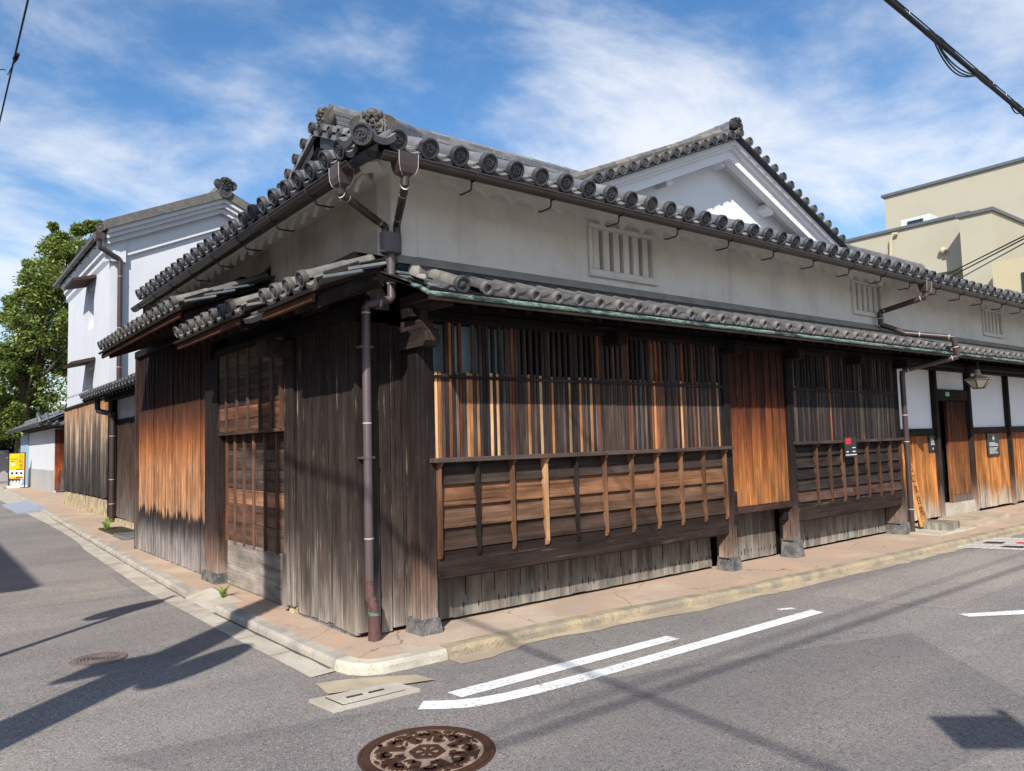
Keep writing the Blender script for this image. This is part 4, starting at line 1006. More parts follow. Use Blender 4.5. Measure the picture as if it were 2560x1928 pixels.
# ---- big gable of the main block
gab = MB().box(3.9, 9.3, 1.60, 9.0, 3.9, 4.6).build('gable_roof', 'interior', house)
AXg, AZg, FY = 6.72, 5.90, 1.0; GS = .425
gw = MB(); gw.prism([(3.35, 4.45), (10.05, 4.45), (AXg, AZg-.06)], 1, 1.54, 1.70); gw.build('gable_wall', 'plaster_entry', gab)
vm2 = round_tile(.066, .056, .34, 'tomoe', ('tile', 'tile_disc_old'))
for sg in (-1, 1):
    nn = 15 if sg < 0 else 14
    for k in range(0 if sg < 0 else 1, nn):
        xx = AXg+sg*.212*k; zz = AZg+.055-GS*abs(xx-AXg)
        put('verge_tile', vm2, gab, frame((xx, FY+U(-.005, .005), zz), (1, 0, -sg*GS), (0, 1, 0)))
        if k < nn-1: put('verge_pan', pan_tile(.14, .3, .02, .02, ('tile', 'tile_slate')), gab, frame((xx+sg*.106, FY+.02, zz-.045-GS*.106+.03), (1, 0, -sg*GS), (0, 1, 0))) if False else None
    Lx = .212*(nn-.3)
    m = MB(); a = Vector((AXg, 0, AZg-.02)); b = Vector((AXg+sg*Lx, 0, AZg-.02-GS*Lx))
    # white plastered barge board in two steps
    for (y0, y1, u0, u1) in ((FY+.10, FY+.60, .0, -.075), (FY+.16, FY+.60, -.075, -.115), (FY+.22, FY+.34, -.115, -.25)):
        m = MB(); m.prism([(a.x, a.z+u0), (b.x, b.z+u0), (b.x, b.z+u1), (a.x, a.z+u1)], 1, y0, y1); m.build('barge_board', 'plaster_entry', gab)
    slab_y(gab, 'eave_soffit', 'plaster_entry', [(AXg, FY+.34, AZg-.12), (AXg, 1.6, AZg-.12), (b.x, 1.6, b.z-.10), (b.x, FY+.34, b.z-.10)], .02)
    for f in ((.0, .42, .76) if sg > 0 else (.40, .74)):
        xx = AXg+sg*Lx*f; zz = AZg-.25-GS*Lx*f
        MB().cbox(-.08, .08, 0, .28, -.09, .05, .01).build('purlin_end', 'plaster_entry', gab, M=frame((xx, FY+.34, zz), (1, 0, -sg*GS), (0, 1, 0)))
    # tiled slope with columns and the tan row of cap tiles along the verge
    FMs = frame((AXg+sg*4.2, 0, AZg-GS*4.2), (0, 1*sg*1, 0), (-sg, 0, GS)) if False else None
    fm = MB(); n = 6
    for i in range(31):
        yy = FY+.30+.262*i
        pa = Vector((AXg+sg*.1, yy, AZg+.05-GS*.1)); pb = Vector((AXg+sg*4.3, yy, AZg+.05-GS*4.3)); fm.tube([pb, pa], .06, 7, caps=False, up=(0, 1, 0))
    tag(fm.build('tile_field', 'tile', gab, True), kind='stuff')
    slab_y(gab, 'roof_deck', 'tile_black', [(AXg, FY+.005, AZg+.005), (AXg, 9.4, AZg+.02), (AXg+sg*4.3, 9.4, AZg+.02-GS*4.3), (AXg+sg*(Lx+.1), FY+.005, AZg+.005-GS*(Lx+.1))], .02)
    k = 0; x = .12
    while x < Lx-.1:
        c0 = Vector((AXg+sg*x, FY+.27, AZg+.155-GS*x)); c1 = Vector((AXg+sg*(x+.25), FY+.27, AZg+.155-GS*(x+.25)))
        MB().tube([c1, c0], [.062, .058], 9, up=(0, 1, 0)).build('cap_tile', 'tile_tan', gab, True); x += .255
courses(gab, (AXg, FY+.12, 0), (AXg, 9.3, 0), .14, AZg+.02, 4, .052, .3, .07, 3.0)
ogre(gab, frame((AXg, FY+.05, AZg+.12), (1, 0, 0), (0, 1, 0)), .62)
slab_y(gab, 'flashing', 'tile', [(3.5, 1.50, 4.60), (9.9, 1.50, 4.60), (9.9, 1.56, 4.66), (3.5, 1.56, 4.66)], .03)

# ---- gutters of the upper eave
def half_gutter(path, r, name, mat, parent, n=8):
    m = MB(); path = [Vector(p) for p in path]; d = (path[-1]-path[0]).normalized(); s_ = Vector((-d.y, d.x, 0)); k = n+1
    vs = []
    for rr in (r, r-.006):
        for p in path:
            for i in range(k):
                a = R(180+180*i/n); vs.append(p+s_*rr*math.cos(a)+Vector((0, 0, rr*math.sin(a))))
    q = len(path)
    fs = [(j*k+i, j*k+i+1, (j+1)*k+i+1, (j+1)*k+i) for j in range(q-1) for i in range(n)]
    o = q*k; fs += [(o+j*k+i, o+(j+1)*k+i, o+(j+1)*k+i+1, o+j*k+i+1) for j in range(q-1) for i in range(n)]
    for j in (0, q-1): fs.append(tuple(j*k+i for i in range(k)))
    m.add(vs, fs)
    for e in (0, n):                     # rolled rims
        m.tube([Vector(vs[j*k+e]) for j in range(q)], .008, 6)
    return m.build(name, mat, parent, True)
GY, GX, GZR, GZL = -.775, -.275, 3.57, 3.545; gr = .048
gR = half_gutter([(-.17, GY, GZR), (16, GY, GZR)], gr, 'gutter', 'gutter_metal', house)
gL = half_gutter([(GX, 6.15, GZL), (GX, -.56, GZL)], gr, 'gutter', 'gutter_metal', house)
def hook(parent, c, back):
    c = Vector(c); b = Vector(back); m = MB(); z = Vector((0, 0, 1))
    m.tube([c-z*gr+b*.03, c-z*(gr+.045)+b*.035, c-z*(gr+.06)+b*.05, c-z*(gr+.06)+b*.17, c-z*(gr+.05)+b*.19], .0075, 6)
    m.tube([c+b*(gr+.004)*math.cos(R(a))+z*(gr+.004)*math.sin(R(a)) for a in range(180, 361, 20)], .006, 5); m.build('bracket', 'iron', parent)
for i in range(19): hook(gR, (.62+.80*i, GY, GZR), (0, 1, 0))
for i in range(8): hook(gL, (GX, .15+.80*i, GZL), (1, 0, 0))
# hoppers and downpipes
def hopper(parent, c, ax):
    m = MB(); w_, d = .078, .06
    lv = [(1.0, .055), (1.0, .01), (.97, -.04), (.78, -.085), (.40, -.105)]
    vs = []
    for f, z in lv:
        for sx, sy in ((-1, -1), (1, -1), (1, 1), (-1, 1)):
            a, b = (sx*w_*f, sy*d*f) if ax == 'X' else (sx*d*f, sy*w_*f); vs.append((c[0]+a, c[1]+b, c[2]+z))
    fs = [(k*4+i, k*4+(i+1) % 4, k*4+4+(i+1) % 4, k*4+4+i) for k in range(4) for i in range(4)]+[(16, 17, 18, 19)]
    m.add(vs, fs); o = m.build('hopper', 'pipe_brown', parent)
    e = MB()
    for i in range(4): e.tube([vs[4*k+i] for k in range(5)], .0022, 5)
    e.build('seam', 'solder', o); return o
plain('pipe_brown', C(70, 56, 54), .4, .5, .1, .2, 8)
hp1 = onx(860, 431, GX+.02); hp2 = ony(1001, 416, GY+.02)
hopper(gL, (GX, hp1.y, GZL-.03), 'Y'); hopper(gR, (.02, GY, GZR-.03), 'X')
def collar(parent, p, r, mat='solder', h=.012, d=(0, 0, 1)):
    p = Vector(p); d = Vector(d).normalized(); MB().tube([p-d*h/2, p+d*h/2], r, 14).build('collar', mat, parent, True)
PU = Vector((.222, -.20, 0)); PLo = Vector((.025, -.15, 0)); rp = .0335
dp = MB(); pa = Vector((GX, hp1.y, GZL-.10)); pb = pa-Vector((0, 0, .08)); pc_ = Vector((PU.x-.045, PU.y+.0, 3.24))
dp.tube([pa, pb, pb+(pc_-pb)*.02, pc_-(pc_-pb)*.02, pc_, pc_-Vector((0, 0, .1))], rp*.9, 12)
d1 = dp.build('downpipe', 'gutter_metal', house, True)
for f in (.0, .12, .85, 1.0): collar(d1, pb.lerp(pc_, f), rp*.93, 'solder', .006, pc_-pb)
dp = MB(); qa = Vector((.02, GY, GZR-.10)); qb = qa-Vector((0, 0, .10)); qc = Vector((PU.x+.045, PU.y-.02, 3.26))
dp.tube([qa, qb, qb+(qc-qb)*.02, qc-(qc-qb)*.02, qc, qc-Vector((0, 0, .1))], rp*.9, 12); d2 = dp.build('downpipe', 'gutter_metal', house, True)
for f in (.0, .2, .8, 1.0): collar(d2, qb.lerp(qc, f), rp*.93, 'solder', .006, qc-qb)
cb_ = MB(); cb_.lathe([(.075, 3.03), (.085, 3.04), (.085, 3.19), (.08, 3.19), (.08, 3.05)], 18, Matrix.Translation((PU.x, PU.y, 0)) @ Matrix.Diagonal((1.05, .8, 1, 1))); cb_.build('collector', 'pipe', house, True)
dp = MB(); zl_ = 2.615; dp.tube([(PU.x, PU.y, 3.05), (PU.x, PU.y, 2.69), (PU.x-.012, PU.y+.002, 2.672), (PLo.x+.012, PLo.y-.002, zl_+.012), (PLo.x, PLo.y, zl_-.01), (PLo.x, PLo.y, .52)], rp, 16)
d3 = dp.build('downpipe', 'pipe', house, True)
for z in (2.80, ): collar(d3, (PU.x, PU.y, z), rp*1.06)
for z in (2.56, 1.72, .86): collar(d3, (PLo.x, PLo.y, z), rp*1.06, 'solder', .009)
for z in (2.30, 1.46): 
    collar(d3, (PLo.x, PLo.y, z), rp*1.12, 'pipe', .022); MB().box(PLo.x-.05, PLo.x+.055, PLo.y-.008, PLo.y+.08, z-.008, z+.008).build('clip', 'pipe', d3)
f_ = (PU-PLo); collar(d3, Vector((PU.x, PU.y, 2.68)).lerp(Vector((PLo.x, PLo.y, 2.60)), .45), rp*1.06, 'solder', .010, f_)
m = MB(); m.tube([(PLo.x, PLo.y, .56), (PLo.x, PLo.y, .45), (PLo.x+.015, PLo.y-.02, .40)], rp*1.05, 14); m.build('lower_pipe', 'pipe_rust', d3, True)
for z in (.55, .53): collar(d3, (PLo.x, PLo.y, z), rp*1.16, 'pipe_rust', .010)
m = MB(); m.tube([(PLo.x, PLo.y+.01, .44), (PLo.x+.01, PLo.y-.012, .40), (PLo.x+.018, PLo.y-.028, .35), (PLo.x+.02, PLo.y-.03, .29)], rp*1.12, 14); m.build('copper_elbow', 'pipe_rust', d3, True); collar(d3, (PLo.x+.02, PLo.y-.03, .31), rp*1.2, 'copper', .03)
m = MB(); m.tube([(PLo.x+.02, PLo.y-.03, .30), (PLo.x+.02, PLo.y-.03, .17), (PLo.x+.02, PLo.y-.03, .168), (PLo.x+.02, PLo.y-.03, SW)], [rp*1.3, rp*1.33, rp*1.45, rp*1.45], 16); m.build('iron_socket', 'pipe_rust', d3, True)
# downpipe by the entrance
hopper(gR, (8.2, GY, GZR-.04), 'X')
pt = [Vector((8.2, GY, GZR-.1)), Vector((8.2, GY, GZR-.20)), Vector((8.1, -.19, 3.24)), Vector((8.1, -.19, 3.06)), Vector((8.25, -.35, 2.97)), Vector((8.3, -.42, 2.92)), Vector((8.62, -.93, 2.82)), Vector((8.66, -.95, 2.55)), Vector((8.36, -.33, 2.40)), Vector((8.36, -.32, 2.32)), Vector((8.36, -.32, SW))]
m = MB()
for a, b in zip(pt, pt[1:]): m.tube([a, b], rp*1.1, 12)
d4 = m.build('downpipe', 'pipe_brown', house, True)
for a, b, f in ((1, 2, .1), (1, 2, .9), (2, 3, .5), (5, 6, .3), (5, 6, .9), (6, 7, .5), (7, 8, .1), (7, 8, .9), (9, 10, .25), (9, 10, .42), (9, 10, .85)): collar(d4, pt[a].lerp(pt[b], f), rp*1.17, 'solder', .010, pt[b]-pt[a])

# ---- front pent roof
pr = MB().box(.3, 15.9, -.25, -.12, 2.78, 2.84).build('pent_roof', 'interior', house)
A2 = math.atan(.36)
us2 = [.69+.2385*i for i in range(70) if .69+.2385*i < 15.9]
eave(pr, (0, -.81, 2.698), (1, 0, 0), (0, math.cos(A2), math.sin(A2)), us2, .2385, lambda u: .72/math.cos(A2), .052, .043, 'ring', ('tile_brown', 'tile_ring'), Ln=.30, lip=.036, fieldmat='tile_brown', pz=-.012)
put('verge_tile', round_tile(.066, .056, .40, 'boss', ('tile_tan', 'tile_disc')), pr, frame((.465, -.815, 2.705), (1, 0, 0), (0, math.cos(A2), math.sin(A2))))
MB().tube([(.465, -.43, 2.835), (.465, -.13, 2.95)], [.056, .052], 12).build('verge_tile', 'tile_brown', pr, True)
ck = MB(); ck.ball((.40, -.26, 2.90), (.055, .07, .08), 8, 5); ck.ball((.395, -.36, 2.83), (.045, .07, .035), 8, 5); ck.build('mortar', 'plaster_grey', pr, True)
put('pan_tile', pan_tile(.26, .30, .05, .05, ('tile_brown', 'tile_slate')), pr, frame((.30, -.81, 2.70), (1, 0, 0), (0, math.cos(A2), math.sin(A2))))
for k in range(3): put('verge_slab', MB().cbox(-.06, .10, 0, .26, 0, .02, .004).mesh('verge_slab', 'tile_slate'), pr, frame((.34-.01*k, -.66+.2*k, 2.70+.085*k), (1, 0, 0), (0, math.cos(A2*.8), math.sin(A2*.8))))
slab_y(pr, 'roof_deck', 'wood_dark_x', [(.16, -.875, 2.618), (16, -.875, 2.618), (16, -.10, 2.915), (.16, -.10, 2.915)], .02)
cg = MB(); cg.tube([(.22, -.12, 2.87), (.20, -.35, 2.80), (.165, -.72, 2.67), (.14, -.875, 2.603), (.20, -.885, 2.60), (16, -.885, 2.60)], .018, 10)
cg = cg.build('copper_edge', 'copper', pr, True)
for i in range(40):
    xg = .5+.36*i; collar(cg, (xg, -.885, 2.60), .0205, 'copper', .012, (1, 0, 0))
m = MB(); m.box(.14, 16, -.885, -.865, 2.555, 2.598); m.build('fascia', 'wood_dark_x', pr, color=C(60, 50, 44))

# ---- left pent roofs
def left_roof(name, ys, z, top, over, XE=-.60, pitch=.243, ns=3):
    A = math.atan(.38); r_ = MB().box(.04, .28, max(min(ys), .0)+.02, max(ys)+.02, z+.05, z+.24).build(name, 'interior', house)
    eave(r_, (XE, 0, z), (0, -1, 0), (math.cos(A), 0, math.sin(A)), [-y for y in ys], pitch, lambda u: top/math.cos(A), .060, .050, 'tomoe', ('tile_tan', 'tile_disc_old'), Ln=.36, lip=.04, fieldmat='tile_tan')
    y0, y1 = min(ys)-.12-over, max(ys)+.13
    slab_y(r_, 'roof_deck', 'wood_dark_y', [(XE, y0, z-.085), (XE, y1, z-.085), (top+XE, y1, z-.085+.38*top), (top+XE, y0, z-.085+.38*top)], .025)
    M0 = frame((XE, y0, z-.02), (0, -1, 0), (math.cos(A), 0, math.sin(A)))
    sm = MB().cbox(-.045, .13, 0, .30, 0, .022, .004).mesh('verge_slab', 'tile_slate')
    for k in range(ns): put('verge_slab', sm, r_, M0 @ Matrix.Translation((-.03, .06+.20*k, -.03+.006*k)) @ Matrix.Rotation(R(-6), 4, 'X') @ Matrix.Rotation(U(-.03, .03), 4, 'Z'))
    box('verge_board', 'wood_dark_y', r_, -.10, .10, y0, y0+.001, 0, .001) if False else None
    vb = MB(); vb.prism([(XE+.1, z-.20), (XE+.1, z-.11), (top+XE-.02, z-.10+.38*top), (top+XE-.02, z-.19+.38*top)], 1, y0+.07, y0+.15); vb.build('verge_beam', 'wood_post_y', r_)
    box('fascia', 'wood_plank_y', r_, XE+.04, XE+.07, y0+.05, y1, z-.16, z-.10, .004, C(92, 58, 42))
    k = 0; y = y0+.2
    while y < y1:
        MB().box(-.025, .025, 0, .6, -.03, .03).build('rafter', 'wood_dark_y', r_, M=frame((XE+.1, y, z-.15), (0, -1, 0), (math.cos(A), 0, math.sin(A))), color=C(58, 46, 40)); y += .27
    return r_
left_roof('pent_roof', [-.42+.243*i for i in range(4)], 2.70, .54, .0, -.60, .243, 2)
left_roof('pent_roof', [1.07+.236*i for i in range(8)], 2.745, .80, .02)
left_roof('pent_roof', [2.50+.2285*i for i in range(17)], 3.005, .96, .02, -.70, .2285)
lr = MB(); lr.cbox(-.045, .06, -.03, 3.3, 2.52, 2.66, .01); lr.build('beam', 'wood_dark_y', house, color=C(34, 29, 27))
lb = MB(); lb.cbox(-.06, .06, 3.3, 7.16, 2.95, 3.06, .01); lb.build('beam', 'wood_dark_y', house, color=C(34, 29, 27))
MB().box(.0, .30, -.02, 3.0, 2.62, 3.06).build('eave_wall', 'wood_dark_y', house, color=C(30, 26, 24)); MB().box(.0, .30, 2.6, 7.05, 2.95, 3.36).build('eave_wall', 'wood_dark_y', house, color=C(30, 26, 24))
MB().box(-.02, .31, .42, .95, 2.66, 3.04).build('gap_wall', 'wood_dark_y', house, color=C(60, 50, 44))
pg = MB()
put('pan_tile', pan_tile(.5, .6, .04, .02, ('tile_tan', 'tile_disc_old')), house, frame((-.56, .68, 2.66), (0, -1, 0), (.894, 0, .447)))
for yb in (1.20, ): box('beam_end', 'wood_post_y', house, -.30, .05, yb-.10, yb+.10, 2.36, 2.50, .01)
# ---- left facade
lf = MB().box(.0, .06, .0, 1.07, SW+.06, 2.55).build('side_wall', 'interior', house)
y = -.045
for w_ in (.14, .10, .155, .12, .165, .13, .14, .165):
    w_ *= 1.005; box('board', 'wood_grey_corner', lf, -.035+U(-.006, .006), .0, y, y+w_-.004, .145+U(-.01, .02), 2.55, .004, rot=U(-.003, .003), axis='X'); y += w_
stone_block(lf, -.03, .06, .0, 1.0, SW-.02, .17, 'granite', 'plinth_stone')
stone_block(lf, -.04, .06, 1.08, 1.25, SW-.02, .18, 'stone_tan', 'plinth_stone')
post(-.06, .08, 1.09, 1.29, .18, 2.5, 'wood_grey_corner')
box('side_strip', 'wood_grey_corner', house, -.075, -.055, 1.23, 1.30, .16, .62, .003)
# side door
door = MB().box(.05, .09, 1.29, 3.10, .12, 1.72).build('side_door', 'interior', house)
box('kick_board', 'wood_kick', door, .012, .05, 1.30, 3.06, .125, .585, .006)
rows = [(.585, .80, C(130, 102, 87)), (.80, .985, C(111, 83, 69)), (.985, 1.14, C(153, 111, 83)), (1.14, 1.34, C(95, 80, 71)), (1.34, 1.54, C(90, 76, 67)), (1.54, 1.70, C(66, 52, 45))]
for a, b, c_ in rows:
    M = Matrix.Translation((.035, 2.18, a)) @ Matrix.Rotation(R(-3.5), 4, 'Y')
    MB().cbox(-.012, .012, -.88, .88, 0, b-a-.003, .003).build('lap_board', 'wood_plank_y', door, M=M, color=c_)
for yb in (1.62, 1.93, 2.24, 2.52, 2.80): box('batten', 'wood_slat', door, -.004, .022, yb-.017, yb+.017, .57, 1.70, .003, C(116, 84, 66))
box('door_edge', 'wood_slat', door, -.005, .05, 1.292, 1.315, .58, 1.70, .003, C(150, 96, 70)); box('door_edge', 'wood_slat', door, -.005, .05, 3.045, 3.07, .58, 1.70, .003, C(140, 90, 66))
box('lintel', 'wood_plank_y', house, -.07, .09, 1.26, 3.28, 1.70, 1.735, .005, C(92, 74, 64))
sh = MB().box(-.02, .06, 1.30, 3.25, 1.735, 2.62).build('shutter', 'interior', house)
for a, b, c_ in ((1.735, 1.86, C(100, 70, 56)), (1.86, 1.99, C(128, 86, 64)), (1.99, 2.14, C(84, 68, 60)), (2.14, 2.30, C(76, 66, 60)), (2.30, 2.60, C(98, 86, 76))):
    box('lap_board', 'wood_plank_y', sh, -.05, -.02, 1.32, 3.24, a+.002, b-.002, .003, c_)
for yb in (1.56, 1.87, 2.20, 2.52, 2.86): box('batten', 'wood_slat', sh, -.075, -.05, yb-.016, yb+.016, 1.72, 2.56, .003, C(92, 74, 64))
box('batten', 'wood_slat', sh, -.08, -.045, 1.30, 1.345, 1.72, 2.30, .003, C(118, 84, 66)); box('side_frame', 'wood_slat', sh, -.06, .0, 3.235, 3.27, 1.72, 2.60, .003, C(70, 58, 52))
box('head_board', 'wood_dark_y', house, -.06, .06, 1.2, 3.3, 2.56, 2.62, .004, C(48, 40, 36))
post(-.075, .08, 3.13, 3.58, .22, 2.55, 'wood_post', st=(-.11, .08, 3.10, 3.62, SW-.03, .225))
post(-.05, .07, 3.275, 3.34, .2, 2.6, 'wood_dark')
of = MB().box(.02, .08, 3.58, 7.08, SW+.02, 3.0).build('side_wall', 'interior', house)
y = 3.585; k = 0
while y < 7.05:
    w_ = .122*U(.9, 1.1); w_ = min(w_, 7.09-y)
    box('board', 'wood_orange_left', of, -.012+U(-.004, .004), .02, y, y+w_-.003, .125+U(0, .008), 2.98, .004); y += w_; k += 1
for i in range(14):
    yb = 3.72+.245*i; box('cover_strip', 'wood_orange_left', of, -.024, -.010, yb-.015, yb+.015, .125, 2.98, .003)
box('corner_post', 'wood_gate', of, -.05, .10, 7.06, 7.16, .16, 3.0, .006)
stone_block(of, -.05, .12, 7.03, 7.2, SW-.02, .17)
# ------------------------------------------------------------------ entrance wall of the house (right)
EY = .12
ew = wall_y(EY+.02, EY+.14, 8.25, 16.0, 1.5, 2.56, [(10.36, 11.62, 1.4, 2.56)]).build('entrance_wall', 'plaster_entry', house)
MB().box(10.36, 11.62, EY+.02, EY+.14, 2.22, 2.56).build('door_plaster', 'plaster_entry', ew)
box('rail', 'wood_dark_x', ew, 8.27, 10.32, EY-.01, EY+.03, 1.46, 1.575, .006, C(56, 46, 40))
box('rail', 'wood_dark_x', ew, 11.72, 16, EY-.01, EY+.03, 1.46, 1.575, .006, C(56, 46, 40))
def vboards(parent, x0, x1, y, z0, z1, w, mat):
    x = x0
    while x < x1-.03:
        ww = min(w*U(.8, 1.2), x1-x)
        box('board', mat, parent, x, x+ww-.003, y+U(-.004, .004), y+.03, z0+U(0, .01), z1, .004); x += ww
MB().box(8.27, 10.32, EY+.03, EY+.14, SW, 1.5).build('board_backing', 'interior', ew); MB().box(11.72, 16, EY+.03, EY+.14, SW, 1.5).build('board_backing', 'interior', ew)
vboards(ew, 8.28, 10.30, EY, .16, 1.458, .22, 'wood_orange_entry')
vboards(ew, 11.75, 16.0, EY, .16, 1.458, .16, 'wood_orange_entry')
for xa in (10.30, 11.62, 13.36): box('post', 'wood_post', ew, xa, xa+.10, EY-.06, EY+.10, .15, 2.54, .008)
box('post', 'wood_dark', ew, 14.9, 15.0, EY-.04, EY+.10, 1.575, 2.54, .008, C(34, 29, 27))
box('lintel', 'wood_dark_x', ew, 10.40, 11.62, EY-.04, EY+.10, 2.03, 2.21, .008, C(54, 44, 38))
box('head_beam', 'wood_dark_x', ew, 8.25, 16, EY-.10, EY+.10, 2.52, 2.64, .01, C(34, 29, 27))
stone_block(ew, 10.34, 11.75, EY-.05, EY+.12, SW-.02, .34, 'concrete', 'threshold')
ed = MB().box(11.6, 11.62, EY+.1, EY+.2, .34, 2.0).build('entrance_door', 'interior', house)
MB().box(10.40, 11.62, EY+.11, EY+.12, .3, 2.1).build('dark_inside', 'door_dark', ed)
for i in range(11): box('slat', 'wood_orange_entry2', ed, 10.90+.066*i, 10.90+.066*i+.045, EY+.0, EY+.03, .46, 2.02, .003)
box('door_panel', 'wood_orange_entry2', ed, 10.88, 11.62, EY+.03, EY+.05, .34, 2.02, .003); box('door_stile', 'wood_orange_entry2', ed, 10.82, 10.89, EY-.005, EY+.045, .34, 2.02, .004)
box('door_rail', 'wood_grey_base', ed, 10.89, 11.62, EY-.003, EY+.03, .345, .455, .004)
stp = tag(stone_block(None, 9.55, 10.9, -.68, -.16, SW-.01, .215, 'concrete_warm', 'door_step', .01), 'low tan concrete step in front of the entrance door', 'step')
box('arm', 'wood_dark_x', house, 10.45, 11.0, -.42, -.36, 2.50, 2.56, .006, C(34, 29, 27)); box('arm_post', 'wood_dark', house, 10.40, 10.46, -.43, -.35, 2.36, 2.56, .006, C(34, 29, 27))
# ---- hanging lantern
lc = Vector((10.75, -.42, 2.30))
ln = empty('hanging_lantern', lc, 'hexagonal metal lantern with pale glass panes hanging under the entrance eave', 'lantern')
T = Matrix.Translation(lc)
def hexl(prof, name, mat, parent): m = MB(); m.lathe(prof, 6, T @ Matrix.Diagonal((.56, .56, .8, 1)) @ Matrix.Rotation(R(10), 4, 'Z')); return m.build(name, mat, parent)
hexl([(.06, .24), (.10, .13), (.36, .055), (.37, .03), (.34, .03)], 'lantern_roof', 'frosted', ln)
hexl([(.335, .03), (.335, .02), (.14, -.13), (.0001, -.13)], 'glass', 'frosted', ln)
m = MB()
for k in range(6):
    a = R(60*k+10); m.tube([lc+Vector((.56*.34*math.cos(a), .56*.34*math.sin(a), .024)), lc+Vector((.56*.142*math.cos(a), .56*.142*math.sin(a), -.104))], .009, 6)
    b = R(60*k+70)
    for rr, z in ((.335, .024), (.142, -.104)): m.tube([lc+Vector((.56*rr*math.cos(a), .56*rr*math.sin(a), z)), lc+Vector((.56*rr*math.cos(b), .56*rr*math.sin(b), z))], .008, 6)
m.build('lantern_frame', 'iron', ln)
MB().tube([lc+Vector((0, 0, .16)), lc+Vector((0, 0, .36))], .03, 8).build('hanger', 'iron', ln)
# ---- plaques, poster, name board
def textm(body, size, mat, parent, M, name='lettering', ext=.001, align='CENTER'):
    c_ = bpy.data.curves.new(name, 'FONT'); c_.body = body; c_.size = size; c_.extrude = ext; c_.align_x = align; c_.align_y = 'CENTER'
    o = bpy.data.objects.new('tmp_text', c_); col.objects.link(o); bpy.context.view_layer.update()
    me_ = bpy.data.meshes.new_from_object(o.evaluated_get(bpy.context.evaluated_depsgraph_get())); bpy.data.objects.remove(o); bpy.data.curves.remove(c_)
    me_.materials.clear(); me_.materials.append(MAT[mat]); return put(name, me_, parent, M)
FRONT = lambda x, y, z: Matrix.Translation((x, y, z)) @ Matrix.Rotation(R(90), 4, 'X')          # reads from -Y
SIDE = lambda x, y, z: Matrix.Translation((x, y, z)) @ Matrix.Rotation(R(-90), 4, 'Z') @ Matrix.Rotation(R(90), 4, 'X')   # reads from -X
pq = empty('information_plaque', (12.62, EY-.03, 1.07), 'large black plaque with rows of white writing on boards right of the door', 'plaque')
box('panel', 'dark_plastic', pq, 12.36, 12.90, EY-.03, EY-.005, 1.05, 1.46, .004)
lines = MB()
for i in range(11):
    if i == 4: continue
    lines.box(12.42, 12.42+(.42 if i % 4 else .34)*U(.75, 1), EY-.0325, EY-.031, 1.29-.019*i, 1.297-.019*i)
lines.lathe([(.045, 0), (.045, .001), (.035, .001), (.035, 0)], 20, FRONT(12.63, EY-.031, 1.38)); lines.box(12.595, 12.665, EY-.0325, EY-.031, 1.366, 1.394); lines.build('print', 'sign_white', pq)
pq2 = empty('door_plaque', (10.22, EY-.03, 1.3), 'small black plaque with white print beside the entrance door post', 'plaque')
box('panel', 'dark_plastic', pq2, 10.06, 10.30, EY-.025, EY-.004, 1.20, 1.46, .004)
lines = MB(); 
for i in range(5): lines.box(10.11, 10.11+.14*U(.6, 1), EY-.0275, EY-.026, 1.40-.022*i, 1.408-.022*i)
lines.box(10.16, 10.18, EY-.0275, EY-.026, 1.235, 1.265); lines.build('print', 'sign_white', pq2)
po = empty('notice_board', (6.6, -.43, 1.26), 'black notice with red block hung on the lattice sill of the darker bay', 'notice')
box('panel', 'dark_plastic', po, 6.47, 6.76, -.425, -.412, 1.24, 1.49, .003)
MB().box(6.49, 6.62, -.4275, -.426, 1.40, 1.475).build('red_block', 'red_ink', po)
lines = MB(); lines.box(6.65, 6.73, -.4275, -.426, 1.35, 1.36); lines.box(6.50, 6.55, -.4275, -.426, 1.30, 1.312); lines.box(6.65, 6.72, -.4275, -.426, 1.30, 1.312); lines.box(6.48, 6.75, -.4275, -.426, 1.262, 1.272); lines.build('print', 'sign_white', po)
wood('wood_nameboard', 'Z', [(.1, C(196, 140, 86)), (.6, C(206, 142, 80)), (1.3, C(190, 118, 60))], (.1, 1.3), jit=.1, ojit=0, dark=.75, fine=40, knots=0)
nbM = frame((8.78, -.32, .17), (1, 0, 0), (.02, .22, 1.08))
nb = empty('name_board', (8.7, -.25, SW), 'tall leaning wooden name board with black brush characters against entrance boards', 'name board')
MB().cbox(-.11, .11, 0, 1.14, 0, .03, .006).build('plank', 'wood_nameboard', nb, M=nbM @ Matrix.Translation((0, 0, -.03)))
for i, ch in enumerate('山口家住宅'):
    textm(ch, .125, 'ink', nb, nbM @ Matrix.Translation((.005, .84-.155*i, .002)) @ Matrix.Diagonal((1.0, 1.05, 1, 1)), 'character')
sm_ = MB()
for i in range(9): sm_.box(.07, .078, .72+.03*i, .74+.03*i, .0015, .003, 0, nbM)
sm_.build('side_writing', 'ink', nb)
for i, (a, b) in enumerate(((8.72, -.66), (8.98, -.62))):
    tag(box('wooden_block', 'wood_grey_base', None, a, a+.2, b, b+.42, SW, .235, .004), ('brown wooden block wedging the foot of the leaning name board' if i == 0 else 'second brown wooden block lying beside the one at the name board'), 'wooden block')
box('name_plate', 'cyan_plate', house, 10.72, 10.86, EY-.052, EY-.04, 2.10, 2.17, .002); box('pipe_label', 'cyan_plate', house, 8.37, 8.43, -.145, -.136, 1.50, 1.58, .002)
tag(box('concrete_pad', 'concrete', None, 8.25, 9.4, -.75, -.15, SW-.02, SW+.018, .006), 'thin grey concrete pad under the wooden blocks and downpipe foot', 'concrete pad')

